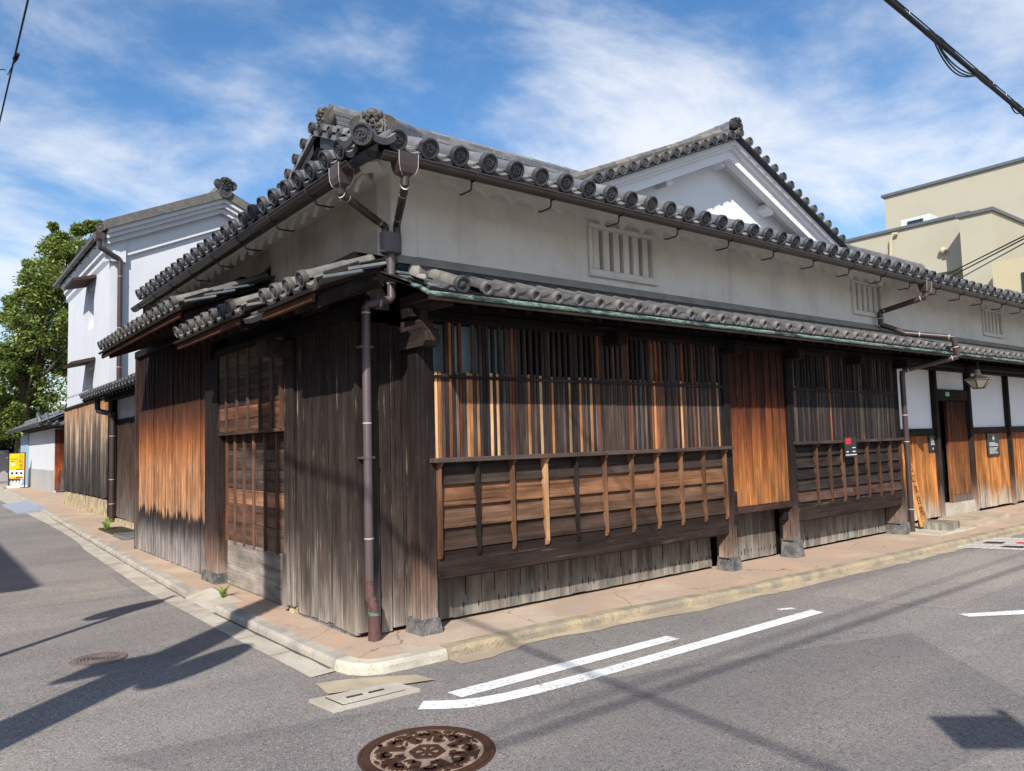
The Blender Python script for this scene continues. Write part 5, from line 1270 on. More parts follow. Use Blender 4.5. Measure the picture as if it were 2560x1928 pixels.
# ------------------------------------------------------------------ gate between house and storehouse
gate = empty('side_gate', (.75, 10, SW), 'narrow roofed plank gate between the timber house and the white storehouse', 'gate')
vb_ = MB().box(.72, .80, 8.2, 13.2, .3, 2.2).build('gate_leaf', 'interior', gate)
gx = .70
y = 8.1
while y < 12.4:
    w_ = .34*U(.85, 1.15); box('board', 'wood_gate', vb_, gx-.01+U(-.01, .01), gx+.02, y, y+w_-.006, .20+U(0, .03), 2.16, .006); y += w_
box('top_rail', 'wood_dark_y', gate, gx-.02, gx+.06, 8.0, 12.6, 2.16, 2.24, .006, C(36, 31, 29))
MB().box(gx+.02, gx+.10, 8.0, 13.0, 2.24, 2.66).build('plaster_panel', 'plaster_white', gate)
box('post', 'wood_dark', gate, gx-.08, gx+.10, 12.45, 12.75, .2, 2.7, .01, C(34, 29, 27))
box('lintel', 'wood_dark_y', gate, gx-.10, gx+.10, 7.2, 13.2, 2.66, 2.80, .01, C(34, 29, 27))
stone_block(gate, gx-.05, gx+.25, 8.0, 12.3, SW-.02, .20, 'stone_tan', 'sill_stone')
MB().box(gx+.1, gx+.2, 7.2, 14.2, .1, 2.7).build('back_panel', 'interior', gate)
gro = MB().box(gx-.1, gx+.1, 7.3, 13.6, 2.80, 2.86).build('gate_roof', 'interior', gate)
eave(gro, (gx-.55, 0, 2.78), (0, -1, 0), (.92, 0, .39), [-(13.2-.26*i) for i in range(22)], .26, lambda u: 1.0, .055, .046, 'boss', ('tile', 'tile_disc'), Ln=.36)
slab_y(gro, 'roof_deck', 'wood_dark_y', [(gx-.52, 7.3, 2.70), (gx-.52, 13.3, 2.70), (gx+.5, 13.3, 3.13), (gx+.5, 7.3, 3.13)], .03)
courses(gro, (gx+.45, 13.3, 0), (gx+.45, 7.3, 0), .12, 3.15, 2, .05, .3, .06, 0)
for i in range(20): MB().box(-.03, .03, 0, .6, -.035, .035).build('rafter', 'wood_dark_y', gro, M=frame((gx-.5, 7.5+.3*i, 2.66), (0, -1, 0), (.92, 0, .39)), color=C(36, 31, 29))

# ------------------------------------------------------------------ white storehouse
st = empty('storehouse', (.82, 14.2, SW), 'tall white plastered storehouse with board skirt and tiled gable roof', 'storehouse')
SX, SY, SY2 = .82, 13.9, 19.8
AXs, AZs = 3.28, 7.80
m = MB(); m.prism([(SX, .3), (5.74, .3), (5.74, 6.45), (AXs, 7.6), (SX, 6.45)], 1, SY, SY+.2); m.build('gable_wall', 'plaster_white', st)
hol = [(15.9, 16.6, 4.70, 5.75), (15.9, 16.6, 2.95, 3.70)]
ys_ = sorted({SY+.2, SY2, *[h[0] for h in hol], *[h[1] for h in hol]}); zs_ = sorted({.3, 6.2, *[h[2] for h in hol], *[h[3] for h in hol]}); m = MB()
for a, b in zip(ys_, ys_[1:]):
    for c_, d in zip(zs_, zs_[1:]):
        if any(h[0] <= a < h[1] and h[2] <= c_ < h[3] for h in hol): continue
        m.box(SX, SX+.25, a, b, c_, d)
m.build('street_wall', 'plaster_white', st)
for h in hol:
    w_ = MB().box(SX+.14, SX+.16, h[0]-.02, h[1]+.02, h[2]-.02, h[3]+.02).build('window', 'plaster', st)
    hd_ = MB(); hd_.prism([(SX-.50, h[3]+.02), (SX-.52, h[3]+.08), (SX-.02, h[3]+.22), (SX-.02, h[3]+.14)], 1, h[0]-.35, h[1]+.35); hd_.build('window_hood', 'wood_dark_hood', w_)
plain('roof_cement', C(104, 101, 96), .9, .1, 0, .25, 8)
MB().box(SX+.25, 5.9, SY+.2, SY2, .2, 6.2).build('light_block', 'interior', st)  # added solid core, unseen, blocks light behind the walls
m = MB(); m.prism([(SX, .3), (SX, 6.4), (5.9, 6.4), (5.9, .3)], 1, SY2, SY2+.1); m.build('rear_wall', 'plaster_white', st)
# boards and stone foot
sk = MB().box(SX-.02, SX, SY-.02, SY2, .45, 2.82).build('board_skirt', 'interior', st)
y = SY-.05
while y < SY2+.02:
    w_ = .17*U(.9, 1.1)
    if not (15.75 < y < 16.6 and False): box('board', 'wood_store', sk, SX-.055+U(-.006, .006), SX-.02, y, y+w_-.004, .52+U(-.02, .02), 2.80, .004)
    y += w_
box('skirt_cap', 'wood_dark_y', sk, SX-.10, SX+.02, SY-.08, SY2+.05, 2.80, 2.86, .006, C(56, 48, 44))
stone_block(st, SX-.06, SX+.3, SY-.05, SY2, SW-.02, .50, 'stone_tan', 'stone_foot', .03)
x = SX
while x < 3.0: box('board', 'wood_store', sk, x, x+.16, SY-.05, SY-.01, .5, 2.8, .004); x += .165
# eave cornice on the street side
m = MB(); m.prism([(SX, 5.95), (SX-.06, 6.05), (SX-.06, 6.14), (SX-.12, 6.20), (SX-.12, 6.30), (SX-.19, 6.38), (SX-.19, 6.55), (SX+.3, 6.6), (SX+.3, 5.95)], 1, SY-.12, SY2+.15); m.build('cornice', 'plaster_white', st)
# mouldings along the gable
SS = .45
for sg in (-1, 1):
    for (y0, u0, u1) in ((-.40, -.02, -.12), (-.32, -.12, -.22), (-.22, -.22, -.34), (-.08, -.34, -.72)):
        a = (AXs, AZs); b = (AXs+sg*(AXs-SX+.12), AZs-SS*(AXs-SX+.12)); m = MB(); m.prism([(a[0], a[1]+u0), (b[0], b[1]+u0), (b[0], b[1]+u1), (a[0], a[1]+u1)], 1, SY+y0, SY+.01); m.build('moulding', 'plaster_white', st)
    m = MB(); b = (AXs+sg*(AXs-SX+.2), AZs-SS*(AXs-SX+.2)); m.prism([(AXs, AZs+.21), (b[0], b[1]+.19), (b[0], b[1]-.02), (AXs, AZs-.02)], 1, SY-.46, SY+.1); m.build('verge_cement', 'roof_cement', st)
    slab_y(st, 'roof_deck', 'tile_black', [(AXs, SY, AZs+.1), (AXs, SY2+.4, AZs+.1), (AXs+sg*2.75, SY2+.4, AZs+.1-SS*2.75), (AXs+sg*2.75, SY, AZs+.1-SS*2.75)], .15)
sr = MB().box(SX-.3, SX, SY-.1, SY2+.2, 6.5, 6.6).build('street_roof', 'interior', st)
A3 = math.atan(SS)
eave(sr, (SX-.20, 0, 6.62), (0, -1, 0), (math.cos(A3), 0, math.sin(A3)), [-(20.4-.262*i) for i in range(25)], .262, lambda u: 2.9, .075, .064, 'boss', ('tile', 'tile_disc'), Ln=.4)
MB().tube([(SX-.28, 20.5, 6.53), (SX-.28, SY-.2, 6.53)], .06, 10).build('gutter', 'gutter_metal', sr, True)
for i in range(6): MB().tube([(SX-.28, 14.6+.9*i, 6.47), (SX-.26, 14.6+.9*i, 6.38), (SX-.1, 14.6+.9*i, 6.40)], .012, 5).build('bracket', 'iron', sr)
T3 = frame((SX-.26, SY-.22, 6.66), (.7, -.7, 0), (.7, .7, .2)); put('corner_tile', round_tile(.10, .085, .4, 'boss', ('tile', 'tile_disc_old')), sr, T3)
MB().box(SX-.36, SX-.18, SY-.30, SY-.12, 6.38, 6.54).build('hopper', 'pipe_brown', sr)
courses(st, (AXs, SY-.3, 0), (AXs, SY2+.3, 0), .16, AZs+.18, 3, .06, .35, .09, 1)
ogre(st, frame((AXs, SY-.50, AZs+.17), (1, 0, 0), (0, 1, 0)), 1.1)
m = MB(); disc(m, .16, 'tomoe', 0); m.build('ridge_disc', 'tile_disc_old', st, True, frame((AXs, SY-.50, AZs+.12), (1, 0, 0), (0, 1, 0)))
pts_ = [(SX-.27, SY-.22, 6.40), (SX-.27, SY-.2, 6.22), (SX+.14, SY-.13, 6.02), (SX+.18, SY-.12, 5.97), (SX+.18, SY-.12, 3.05), (SX+.12, SY-.14, 2.98), (SX-.40, SY-1.1, 2.80), (SX-.42, SY-1.12, 2.74), (SX-.42, SY-1.12, 2.50), (SX-.40, SY-1.15, 2.44), (SX-.22, SY-1.6, 2.36), (SX-.22, SY-1.62, 2.30), (SX-.22, SY-1.62, SW)]
sp_ = MB()
for a, b in zip(pts_, pts_[1:]): sp_.tube([a, b], .055, 10)
sp_ = sp_.build('downpipe', 'pipe_brown', st, True)
for z in (5.6, 4.4, 3.5): collar(sp_, (SX+.18, SY-.12, z), .062)
for z in (1.9, 1.0, .5): collar(sp_, (SX-.22, SY-1.62, z), .062)

# ------------------------------------------------------------------ roofed garden wall further along
gw_ = empty('garden_wall', (1.55, 28, SW), 'white roofed garden wall with a brown plank door beyond the storehouse', 'wall')
MB().box(1.55, 1.85, 28.06, 36, SW, 2.55).build('plaster_face', 'plaster_white', gw_)
MB().box(1.53, 1.55, 28.08, 36, SW, .95).build('grey_plinth', 'render_grey', gw_)
MB().box(1.5, 1.86, 36, 39, SW, 2.5).build('blue_end', 'blue_wall', gw_)
dw = MB().box(1.85, 4.5, 28.02, 28.3, SW, 2.6).build('door_wall', 'interior', gw_)
x = 1.56
for i in range(9):
    w_ = .19*U(.9, 1.1); box('board', 'wood_red', dw, x, x+w_-.006, 27.94+U(-.01, .01), 28.02, .2, 2.5, .006); x += w_
MB().box(1.75, 2.4, 27.90, 27.94, .16, .95).build('door_patch', 'wood_gate', dw)
gwr = MB().box(1.3, 3.0, 27.5, 36.5, 2.6, 2.68).build('wall_roof', 'wood_dark', gw_, color=C(60, 46, 40))
eave(gwr, (.95, 0, 2.72), (0, -1, 0), (.90, 0, .43), [-(39-.27*i) for i in range(43)], .27, lambda u: .95, .055, .05, 'boss', ('tile', 'tile_disc'), Ln=.4)
eave(gwr, (0, 27.35, 2.72), (1, 0, 0), (0, .90, .43), [1.0+.27*i for i in range(10)], .27, lambda u: .9, .055, .05, 'boss', ('tile', 'tile_disc'), Ln=.4)
courses(gwr, (1.75, 27.9, 0), (1.75, 39.2, 0), .14, 3.05, 2, .06, .35, .08, 0); courses(gwr, (1.75, 27.95, 0), (4, 27.95, 0), .14, 3.05, 2, .06, .35, .08, 0)
slab_y(gwr, 'roof_deck', 'tile_black', [(.95, 27.4, 2.65), (.95, 39.2, 2.65), (1.8, 39.2, 3.06), (1.8, 27.4, 3.06)], .05); slab_y(gwr, 'roof_deck', 'tile_black', [(.95, 27.4, 2.65), (4, 27.4, 2.65), (4, 28.2, 3.06), (.95, 28.2, 3.06)], .05)
# ------------------------------------------------------------------ yellow street sign and ramp
sx0 = onz(35, 1219, SW)
sg_ = empty('sign_stand', (1.05, 35.2, SW), 'yellow notice stand in a black frame before the white garden wall', 'sign')
SGM = frame((1.0, 35.0, SW), (.785, -.62, 0), (.62, .785, 0))
def sgb(name, mat, x0, x1, y0, y1, z0, z1): return MB().box(x0, x1, y0, y1, z0, z1).build(name, mat, sg_, M=SGM)
sgb('panel', 'yellow', -.33, .33, -.01, .01, .42, 1.52); sgb('white_band', 'sign_white', -.32, .32, -.0125, -.0115, .52, .78)
for a, b in ((-.37, -.335), (.335, .37)): sgb('leg', 'iron', a, b, -.02, .02, 0, 1.56)
sgb('top_bar', 'iron', -.37, .37, -.02, .02, 1.525, 1.56); sgb('foot', 'iron', -.39, -.33, -.3, .3, 0, .03); sgb('foot', 'iron', .33, .39, -.3, .3, 0, .03)
for i, ch in enumerate('自転車'): textm(ch, .21, 'brown_ink', sg_, SGM @ Matrix.Translation((.19, -.0125, 1.37-.21*i)) @ Matrix.Rotation(R(90), 4, 'X'), 'character', .0008)
sgb('print_block', 'brown_ink', -.02, .30, -.013, -.012, .80, .85); sgb('print_block', 'sign_white', -.26, -.10, -.013, -.012, 1.0, 1.12); sgb('print_block', 'red_ink', -.26, -.10, -.013, -.012, 1.13, 1.18); sgb('print_block', 'brown_ink', -.05, .27, -.013, -.012, .44, .49)
for xx in (-.2, .0, .2): 
    m = MB(); m.lathe([(.06, 0), (.06, .001), (.045, .001), (.045, 0)], 14, SGM @ Matrix.Translation((xx, -.013, .65)) @ Matrix.Rotation(R(90), 4, 'X')); m.build('picture_mark', 'brown_ink', sg_)
for i in range(5): sgb('print_line', 'brown_ink', .03, .05, -.013, -.012, 1.19-.07*i, 1.23-.07*i)
sgb('print_line', 'brown_ink', -.28, .05, -.013, -.012, 1.29, 1.305); sgb('print_line', 'brown_ink', -.28, .05, -.013, -.012, 1.25, 1.265)
wh = MB()
for i in range(4): wh.tube([Vector((.75+.12*i, 35.3-.1*i, SW+.08)), Vector((.85+.12*i, 35.3-.1*i, SW+.30))], .05, 8)
wh.box(.65, 1.4, 34.95, 35.35, SW, SW+.1); tag(wh.build('stand_weight', 'white_plastic'), 'white plastic weight lying at the foot of the yellow notice stand', 'weight')
ra = onz(62, 1258, RD)
rm_ = empty('kerb_ramp', (.1, 20.5, RD), 'grey ribbed plastic kerb ramp lying in the gutter of the side street', 'kerb ramp')
m = MB(); m.prism([(.17, RD+.10), (.17, RD), (-.50, RD), (-.50, RD+.012)], 1, 18.2, 22.8); m.build('ramp_body', 'grey_plastic', rm_)
for i in range(9): MB().box(-.49, .17, -.03, .03, 0, .012).build('rib', 'white_plastic' if i % 2 else 'grey_plastic', rm_, M=frame((-.165+.165, 18.6+.5*i, RD+.064), (1, 0, .131), (0, 1, 0)))

# ------------------------------------------------------------------ plants
def leaf_cloud(n, pts, size, seed, up=.3):
    rnd = random.Random(seed); v = []; f = []
    for i in range(n):
        c_, r_ = pts[rnd.randrange(len(pts))]
        while True:
            d = Vector((rnd.uniform(-1, 1), rnd.uniform(-1, 1), rnd.uniform(-1, 1)))
            if .25 < d.length < 1: break
        p_ = Vector(c_)+Vector((d.x*r_[0], d.y*r_[1], d.z*r_[2]))
        a = Vector((rnd.gauss(0, 1), rnd.gauss(0, 1), rnd.gauss(0, .6)-.25)).normalized(); nn = (Vector((rnd.gauss(0, .7), rnd.gauss(0, .7), 1))+d*.5).normalized()
        b = a.cross(nn)
        if b.length < .01: continue
        b.normalize(); s_ = size*rnd.uniform(.6, 1.3); o = len(v)
        v += [p_, p_+a*s_*.5+b*s_*.24, p_+a*s_, p_+a*s_*.5-b*s_*.24]; f.append((o, o+1, o+2, o+3))
    m_ = MB(); m_.v = [tuple(q) for q in v]; m_.f = f; m_.m = [0]*len(f); return m_
def tree(name, base, h, clumps, n, size, mat, label, seed):
    e = empty(name, base, label, 'tree'); rnd = random.Random(seed); b = Vector(base)
    tk = MB(); tk.tube([b, b+Vector((.1, .05, h*.25)), b+Vector((-.05, .1, h*.5)), b+Vector((.1, 0, h*.8))], [h*.03, h*.024, h*.016, h*.005], 9); tk.build('trunk', 'bark', e, True)
    lm = MB()
    for c_, r_ in clumps[::2]:
        s_ = b+Vector((0, 0, h*rnd.uniform(.25, .6))); t_ = Vector(c_); lm.tube([s_, s_.lerp(t_, .5)+Vector((0, 0, .3)), t_], [h*.006, h*.004, h*.001], 6)
    lm.build('limbs', 'bark', e, True)
    leaf_cloud(n, clumps, size, seed).build('crown', mat, e); return e
def clumps_from_pixels(pix, Y, seed):
    """lumps of foliage at a given distance; size in px"""
    rnd = random.Random(seed); out = []
    for (x, y, s_) in pix:
        yy = Y+rnd.uniform(-1.5, 1.5); c_ = ony(x, y, yy); k = (c_-CAM).dot(cf)/F*s_; out.append((tuple(c_), (k*1.2, k*1.2, k*.95)))
        for _ in range(3):
            a_ = rnd.uniform(0, 6.28); rr_ = k*rnd.uniform(.9, 1.5); c2_ = c_+cr2*math.cos(a_)*rr_+cu2*math.sin(a_)*rr_+Vector((0, rnd.uniform(-1, 1)*k, 0)); k2_ = k*rnd.uniform(.25, .55); out.append((tuple(c2_), (k2_, k2_, k2_*.8)))
    return out
pix = [(140, 625, 36), (205, 625, 36), (110, 680, 42), (180, 690, 50), (80, 760, 45), (140, 780, 55), (190, 800, 50), (60, 850, 45), (120, 870, 55), (170, 900, 50), (30, 920, 40), (80, 950, 50), (140, 980, 50), (10, 990, 40), (60, 1020, 45), (120, 1050, 45), (20, 1060, 40), (160, 1060, 45), (150, 600, 24), (270, 585, 24), (230, 640, 50), (80, 700, 30), (45, 800, 32), (20, 880, 32), (200, 640, 45), (160, 720, 55), (100, 820, 50), (60, 900, 50), (110, 740, 40), (240, 720, 50), (-30, 960, 40), (-20, 1030, 40)]
tree('camphor_tree', (2.0, 44, 0), 13.5, clumps_from_pixels(pix, 44, 5), 110000, .23, 'leaf', 'tall broad green tree rising behind the white storehouse', 5)
pix2 = [(0, 1090, 36), (50, 1100, 34), (30, 1040, 30), (90, 1110, 28), (-30, 1080, 34), (10, 1130, 26), (-20, 1000, 36), (120, 1100, 26)]
tree('dark_tree', (.5, 50, 0), 5.5, clumps_from_pixels(pix2, 50, 6), 22000, .24, 'leaf_dark', 'low dark green tree behind the garden wall roof', 6)
pm = empty('palm_tree', (4.0, 50, SW), 'small fan palm showing over the garden wall roof', 'palm')
pc0 = onx(103, 1035, 4.0)
tk = MB(); tk.tube([(pc0.x+.05, pc0.y, SW), tuple(pc0)], [.14, .11], 8); tk.build('trunk', 'bark', pm, True)
pf = MB(); rnd = random.Random(2)
for k in range(26):
    a = rnd.uniform(0, 6.28); el = rnd.uniform(-.3, 1.2); d = Vector((math.cos(a)*math.cos(el), math.sin(a)*math.cos(el), math.sin(el))); s_ = d.cross(Vector((0, 0, 1))).normalized()
    for q in range(-4, 5):
        e = (d+s_*q*.16).normalized(); p0 = pc0+d*.25; p1 = p0+e*rnd.uniform(.5, .75)+Vector((0, 0, -.08)); w_ = s_*.03; pf.add([p0-w_*.3, p0.lerp(p1, .5)-w_, p1, p0.lerp(p1, .5)+w_], [(0, 1, 2, 3)])
pf.build('fronds', 'leaf', pm)
def bush(name, c_, r_, n, size, mat, label, seed):
    e = empty(name, (c_[0], c_[1], SW), label, 'bush')
    cl = [((c_[0]+U(-.5, .5)*r_, c_[1]+U(-.5, .5)*r_, c_[2]+U(-.3, .3)*r_), (r_*.6, r_*.6, r_*.5)) for _ in range(7)]
    leaf_cloud(n, cl, size, seed).build('foliage', mat, e)
    m = MB()
    for i in range(5): m.tube([(c_[0]+U(-.1, .1), c_[1], SW), Vector(cl[i][0])], [.02, .008], 5)
    m.build('stems', 'bark', e)
bush('bright_shrub', tuple(onx(85, 1062, 3.0)), .9, 900, .2, 'leaf_bright', 'bright green leafy shrub peeping over the garden wall roof', 3)
gt = MB(); rnd = random.Random(9); c_ = onz(24, 1195, SW)
for i in range(160):
    p0 = Vector((c_.x+rnd.uniform(-.6, .6), c_.y+rnd.uniform(-.5, .5), SW)); d = Vector((rnd.uniform(-.5, .5), rnd.uniform(-.5, .5), rnd.uniform(.4, .9))); w_ = Vector((.02, -.015, 0)); gt.add([p0-w_, p0+w_, p0+d*.6+w_, p0+d+Vector((0, 0, -.1))], [(0, 1, 2, 3)])
tag(gt.build('grass_tuft', 'leaf'), 'tuft of long green grass at the pavement edge left of the yellow notice', 'grass')
def fern(name, base, n, ln, label, seed):
    e = empty(name, base, label, 'fern'); rnd = random.Random(seed); b = Vector(base)
    for k in range(n):
        a = rnd.uniform(0, 6.28); d = Vector((math.cos(a), math.sin(a), 0)); L_ = ln*rnd.uniform(.7, 1.05); m = MB(); pth = [b+d*L_*.55*t_*t_+Vector((0, 0, L_*(t_-.25*t_*t_))) for t_ in [i/12 for i in range(13)]]
        m.tube(pth, [.003]*12+[.001], 4)
        s_ = d.cross(Vector((0, 0, 1)))
        for i in range(2, 13):
            w_ = L_*.2*math.sin(math.pi*(i/13.0)**.7); t_ = (pth[i]-pth[i-1]).normalized()
            for sg in (-1, 1):
                p0 = pth[i]; p1 = p0+s_*sg*w_+t_*.01; m.add([p0-t_*L_*.028, p0.lerp(p1, .6)-t_*L_*.022, p1, p0.lerp(p1, .6)+t_*L_*.022, p0+t_*L_*.028], [(0, 1, 2, 3, 4)])
        m.build('frond', 'leaf_bright', e)
fern('fern', onz(557, 1500, .09), 5, .22, 'small bright fern in the kerb gap before the side door', 4)
fern('fern', onz(266, 1328, SW), 8, .30, 'small fern with mossy feet beside the gate downpipe', 8)
stone_block(None, .1, .55, 9.6, 10.9, SW-.03, SW+.025, 'moss_dark', 'moss_patch', .02)
tag(bpy.data.objects['moss_patch'], 'dark damp mossy patch on pavement around the gate fern', 'moss')
for i, (q, s_) in enumerate((((322, 1343), .26), )): 
    p_ = onz(*q, SW); tag(stone_block(None, p_.x-.2, p_.x+.25, p_.y-.5, p_.y+.4, SW-.03, SW+.05, 'granite', 'flat_stone', .05), 'flat dark stone on the pavement before the plank gate', 'stone')

# ------------------------------------------------------------------ beige building behind on the right
bb = empty('beige_building', (40, 12, 0), 'large plain beige modern building with grey parapet edges behind the house', 'building')
BX = 40.0; tl = onx(2210, 495, BX)
m = MB(); m.box(BX, BX+25, -20, tl.y, 0, tl.z); m.build('upper_block', 'beige_wall', bb)
m = MB(); m.box(BX-.12, BX+25.1, -20.1, tl.y+.12, tl.z, tl.z+.15); m.build('parapet', 'roof_edge', bb)
BX2 = 33.0; c1 = onx(2425, 535, BX2); c0 = onx(2150, 607, BX2); zt = c1.z
m = MB(); m.box(BX2, BX, c1.y, c0.y+3, 8.5, zt); m.build('lower_block', 'beige_wall', bb)
m = MB(); m.box(BX2-.1, BX, c1.y, c0.y+3.1, zt, zt+.13); m.build('parapet', 'roof_edge', bb)
m = MB(); m.box(BX2+3, BX, c1.y, c0.y+3, 0, 8.5); m.build('recessed_wall', 'beige_wall', bb)
c2 = onx(2478, 527, BX2-1.2); zt2 = c2.z
m = MB(); m.box(BX2-1.2, BX, c2.y, c1.y+.0, 0, zt2); m.build('stair_block', 'beige_wall', bb)
m = MB(); m.box(BX2-1.3, BX, c2.y-.1, c1.y+.1, zt2, zt2+.14); m.build('parapet', 'roof_edge', bb)
wv_ = onx(2555, 720, BX2-1.0)
m = MB(); m.box(BX2-2.2, BX2-1.2, wv_.y-3, wv_.y+.6, 0, wv_.z+1.0); m.build('window_bay', 'cream_wall', bb)
MB().box(BX2-2.25, BX2-2.2, wv_.y-2.5, wv_.y-.4, wv_.z-2, wv_.z+.4).build('window', 'glass_dark', bb)
pv_ = [onx(2227, 640, BX2-.15), onx(2227, 597, BX2-.15), onx(2233, 585, BX2-.15), onx(2244, 585, BX2-.1)]
m = MB(); m.tube(pv_, .07, 8); m.build('vent_pipe', 'cream_wall', bb, True)
lp = onx(2357, 627, BX2-.1); m = MB(); m.ball(tuple(lp), .16, 8, 6); m.build('wall_lamp', 'cream_wall', bb, True)
ac = onx(2290, 570, BX2+1.5); m = MB(); ya, yb_ = onx(2326, 560, BX2+1.2).y, onx(2254, 575, BX2+1.2).y; m.box(BX2+1.2, BX2+2.0, ya, yb_, zt+.1, ac.z+.45); m.build('rooftop_unit', 'ac_white', bb); MB().box(BX2+1.15, BX2+1.2, ya+.3, yb_-.3, zt+.2, ac.z+.3).build('unit_grille', 'glass_dark', bb)
# small far roof on the right edge
fr_ = empty('far_roof', (20, 2, 4), 'grey round ridge tiles of a neighbouring roof at the far right', 'roof')
q0 = ony(2515, 722, 1.9); courses(fr_, (q0.x, 1.9, 0), (q0.x+8, 1.9, 0), .2, q0.z-.3, 3, .06, .35, .12, 0); MB().box(q0.x, q0.x+8, 1.2, 2.6, 3.9, q0.z-.3).build('roof_body', 'tile', fr_)
MB().box(q0.x+.1, q0.x+7.9, 1.3, 2.5, SW, 3.9).build('wall', 'plaster', fr_)
# blue house far left and gate pillars
bh = empty('blue_house', (-6, 62, 0), 'pale blue house half hidden by trees at the street end', 'house')
MB().box(-8, 2, 60, 68, 0, 5.5).build('wall', 'blue_wall', bh); MB().box(-8.4, 2.4, 59.6, 68.4, 5.5, 5.8).build('roof', 'roof_edge', bh)
for i in range(3): MB().box(-6.5+2.6*i, -5.3+2.6*i, 59.93, 60, 2.6, 4.0).build('window', 'glass_dark', bh)
pl = onz(8, 1200, SW); tag(box('gate_pillar', 'render_grey', None, pl.x-.25, pl.x+.25, pl.y, pl.y+.5, 0, 1.9, .02), 'grey rendered gate pillar at the far left of the side street', 'pillar')
p2 = onz(22, 1195, SW); tag(box('block_wall', 'dark_plastic', None, p2.x, p2.x+2.4, p2.y+1.0, p2.y+1.2, 0, 1.7, .02), 'low dark slatted fence between the gate pillar and garden wall', 'fence')
# house across the side street, out of frame, shades the road
nh = empty('street_house', (-9, 10, 0), 'plain two storey house across the side street from the timber house', 'house')
MB().box(-15, -7.3, .1, 34, 0, 6.0).build('wall', 'render_grey', nh); MB().box(-15.3, -7.1, -.1, 34.3, 6.0, 6.2).build('roof', 'roof_edge', nh)
for i in range(7):
    for z in (1.0, 3.7): MB().box(-7.3, -7.25, 2+4.4*i, 3.8+4.4*i, z, z+1.3).build('window', 'glass_dark', nh)
# ------------------------------------------------------------------ utility poles, mirrors, cables
def pole(name, base, h, r, label, mat='concrete_pole'):
    e = empty(name, (base[0], base[1], RD), label, 'pole'); MB().tube([(base[0], base[1], RD), (base[0], base[1], h)], [r, r*.72], 14).build('shaft', mat, e, True); return e
pA = Vector((-4.55, -2.34))
ep = pole('utility_pole', pA, 9.2, .20, 'grey concrete utility pole with a round mirror on the near side of the road')
def mirror(parent, c_, rad, face, pole_xy):
    d = Vector(face).normalized(); M = Matrix.Translation(c_) @ d.to_track_quat('Z', 'Y').to_matrix().to_4x4()
    m = MB(); m.lathe([(rad, -.03), (rad, .02), (rad*.93, .03), (rad*.5, .07), (.0001, .085)], 24, M); m.build('mirror', 'steel', parent, True)
    MB().tube([(pole_xy[0], pole_xy[1], c_[2]), c_], .03, 8).build('mirror_arm', 'steel', parent, True)
off = lambda s_, h: Vector((s_[0], s_[1], 0))-Vector((SUND.x, SUND.y, 0))/(-SUND.z)*(h-RD)
q = off((-1.05, .36), 3.4); mirror(ep, (q.x, q.y, 3.4), .36, (-.30, .95, -.05), pA)
MB().box(pA.x-.9, pA.x+.9, pA.y-.05, pA.y+.05, 8.4, 8.5).build('crossarm', 'steel', ep)
q = off((-1.55, .75), 3.9); MB().box(q.x-.2, q.x+.2, q.y-.03, q.y+.03, 3.7, 4.05).build('sign_plate', 'sign_white', ep)
pB0 = off((-1.02, 2.82), 2.9); pBb = (pB0.x-.12, pB0.y-.25)
ep2 = pole('mirror_pole', pBb, 3.6, .045, 'thin steel pole carrying a round traffic mirror at the side street', 'steel')
mirror(ep2, (pB0.x, pB0.y, 2.9), .30, (-.22, .97, -.05), pBb)
q = off((1.55, -3.70), 3.0)
ep3 = pole('sign_pole', (q.x-.1, q.y-.35), 3.5, .04, 'thin steel pole carrying square road signs behind the crossing', 'steel')
MB().box(-.2, .2, -.01, .01, -.17, .17).build('sign_plate', 'sign_white', ep3, M=frame((q.x, q.y, 3.0), (.75, -.66, 0), (.66, .75, 0)))
m = MB(); m.lathe([(.19, -.01), (.19, .01)], 20, Matrix.Translation((q.x+.12, q.y-.12, 2.62)) @ Matrix.Rotation(R(90), 4, 'X') @ Matrix.Rotation(R(40), 4, 'Y')); m.build('round_sign', 'sign_white', ep3)
def cable(name, pts, r, label, sag=0, n=24):
    a, b = Vector(pts[0]), Vector(pts[1]); m = MB(); m.tube([a.lerp(b, i/n)-Vector((0, 0, sag*4*(i/n)*(1-i/n))) for i in range(n+1)], r, 6); return tag(m.build(name, 'cable', None, True), label, 'cable')
# shadow casting street wires
w1 = off((.69, -2.20), 6.6); w2 = off((6.6, -2.18), 6.6)
dW = (w2-w1).normalized()
cable('street_wire', ((*(w1-dW*12).xy, 6.6), (*(w2+dW*30).xy, 6.6)), .022, 'thick black overhead wire running along the main road behind the viewer')
w1 = off((.69, -2.02), 6.9); w2 = off((6.6, -1.88), 6.9); dW = (w2-w1).normalized()
cable('street_wire', ((*(w1-dW*12).xy, 6.9), (*(w2+dW*30).xy, 6.9)), .012, 'thin black overhead wire running along the main road behind the viewer')
w1 = off((.98, .1), 6.6); w2 = off((.63, -3.1), 6.6); dW = (w2-w1).normalized()
cable('street_wire', ((*(w1-dW*3.5).xy, 6.6), (*(w2+dW*8).xy, 6.6)), .022, 'black overhead wire crossing the road towards the utility pole')
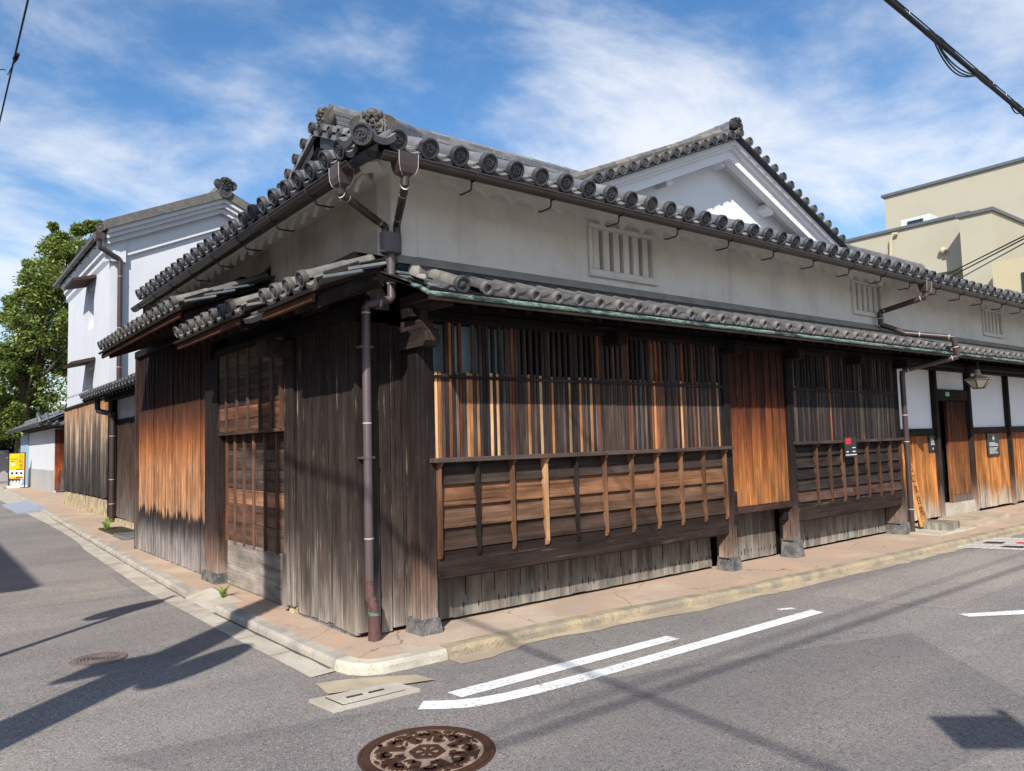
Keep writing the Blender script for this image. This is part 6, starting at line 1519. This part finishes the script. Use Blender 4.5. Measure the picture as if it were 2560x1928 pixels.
# bundle over the roof on the right
ca, cb2 = onz(2215, -4, 6.0), onz(2560, 285, 6.0); dC = (cb2-ca).normalized()
bu = empty('cable_bundle', tuple(ca-dC*6), 'bundle of black overhead cables with loops crossing the sky above the roof', 'cable')
def cpt(s_, dz=0): p_ = ca+dC*s_; return (p_.x, p_.y, p_.z+dz)
MB().tube([cpt(-6), cpt(14)], .028, 8).build('main_cable', 'cable', bu, True)
MB().tube([cpt(-6, .075), cpt(14, .075)], .008, 6).build('messenger_wire', 'cable', bu, True)
tw = MB(); tw.tube([cpt(s_*.25-6, .03+.035*math.sin(s_*1.1)) for s_ in range(81)], .020, 6); tw.tube([cpt(s_*.25-6, .0-.03*math.sin(s_*.9+1)) for s_ in range(81)], .016, 6); tw.build('twisted_cables', 'cable', bu, True)
Lc = (cb2-ca).length
for (f0, f1, d0) in ((.29, .60, .17), (.29, .60, .12), (.27, .59, .22), (.86, .98, .09)):
    s0, s1 = f0*Lc, f1*Lc; MB().tube([cpt(s0+(s1-s0)*i/14, -d0*math.sin(math.pi*(i/14)**.8)) for i in range(15)], .009, 5).build('cable_loop', 'cable', bu, True)
for f in (.13, .29, .60, .72, .83, .97): MB().tube([cpt(f*Lc-.03, -.02), cpt(f*Lc, .075), cpt(f*Lc+.03, -.02)], .010, 5).build('cable_clip', 'steel', bu); 
# single wire at the top left with a clip and a branch
wa, wb = onz(70, 0, 6.0), onz(0, 300, 6.0); dL = (wb-wa).normalized(); 
lw = empty('left_wire', tuple(wa-dL*6), 'thin dark overhead wire with a small clip running above the side street', 'cable')
MB().tube([wa-dL*8, wa+dL*30], .010, 6).build('wire', 'cable', lw, True)
cl_ = onz(38, 147, 6.0); MB().tube([cl_+dL*-.09+Vector((.02, 0, .02)), cl_, cl_+dL*.1], [.02, .028, .012], 6).build('clip', 'cable', lw)
MB().tube([cl_+dL*.1, cl_+dL*.25+Vector((-.05, 0, -.1)), onz(12, 174, 5.9), onz(-30, 175, 5.9)], .006, 5).build('branch_wire', 'cable', lw, True)
# three wires before the beige building
for i, (a, b, mt, lb) in enumerate((((2360, 690), (2560, 590), 'cable', 'upper dark wire slanting before the beige building'), ((2375, 693), (2560, 597), 'cable', 'middle dark wire slanting before the beige building'), ((2398, 697), (2560, 608), 'wire_green', 'green wire slanting before the beige building'))):
    p0, p1 = onx(*a, 17), onx(*b, 14.0); d = (p1-p0); m = MB(); m.tube([p0-d*.2, p1+d*.4], .014, 6); tag(m.build('service_wire', mt, None, True), lb, 'wire')
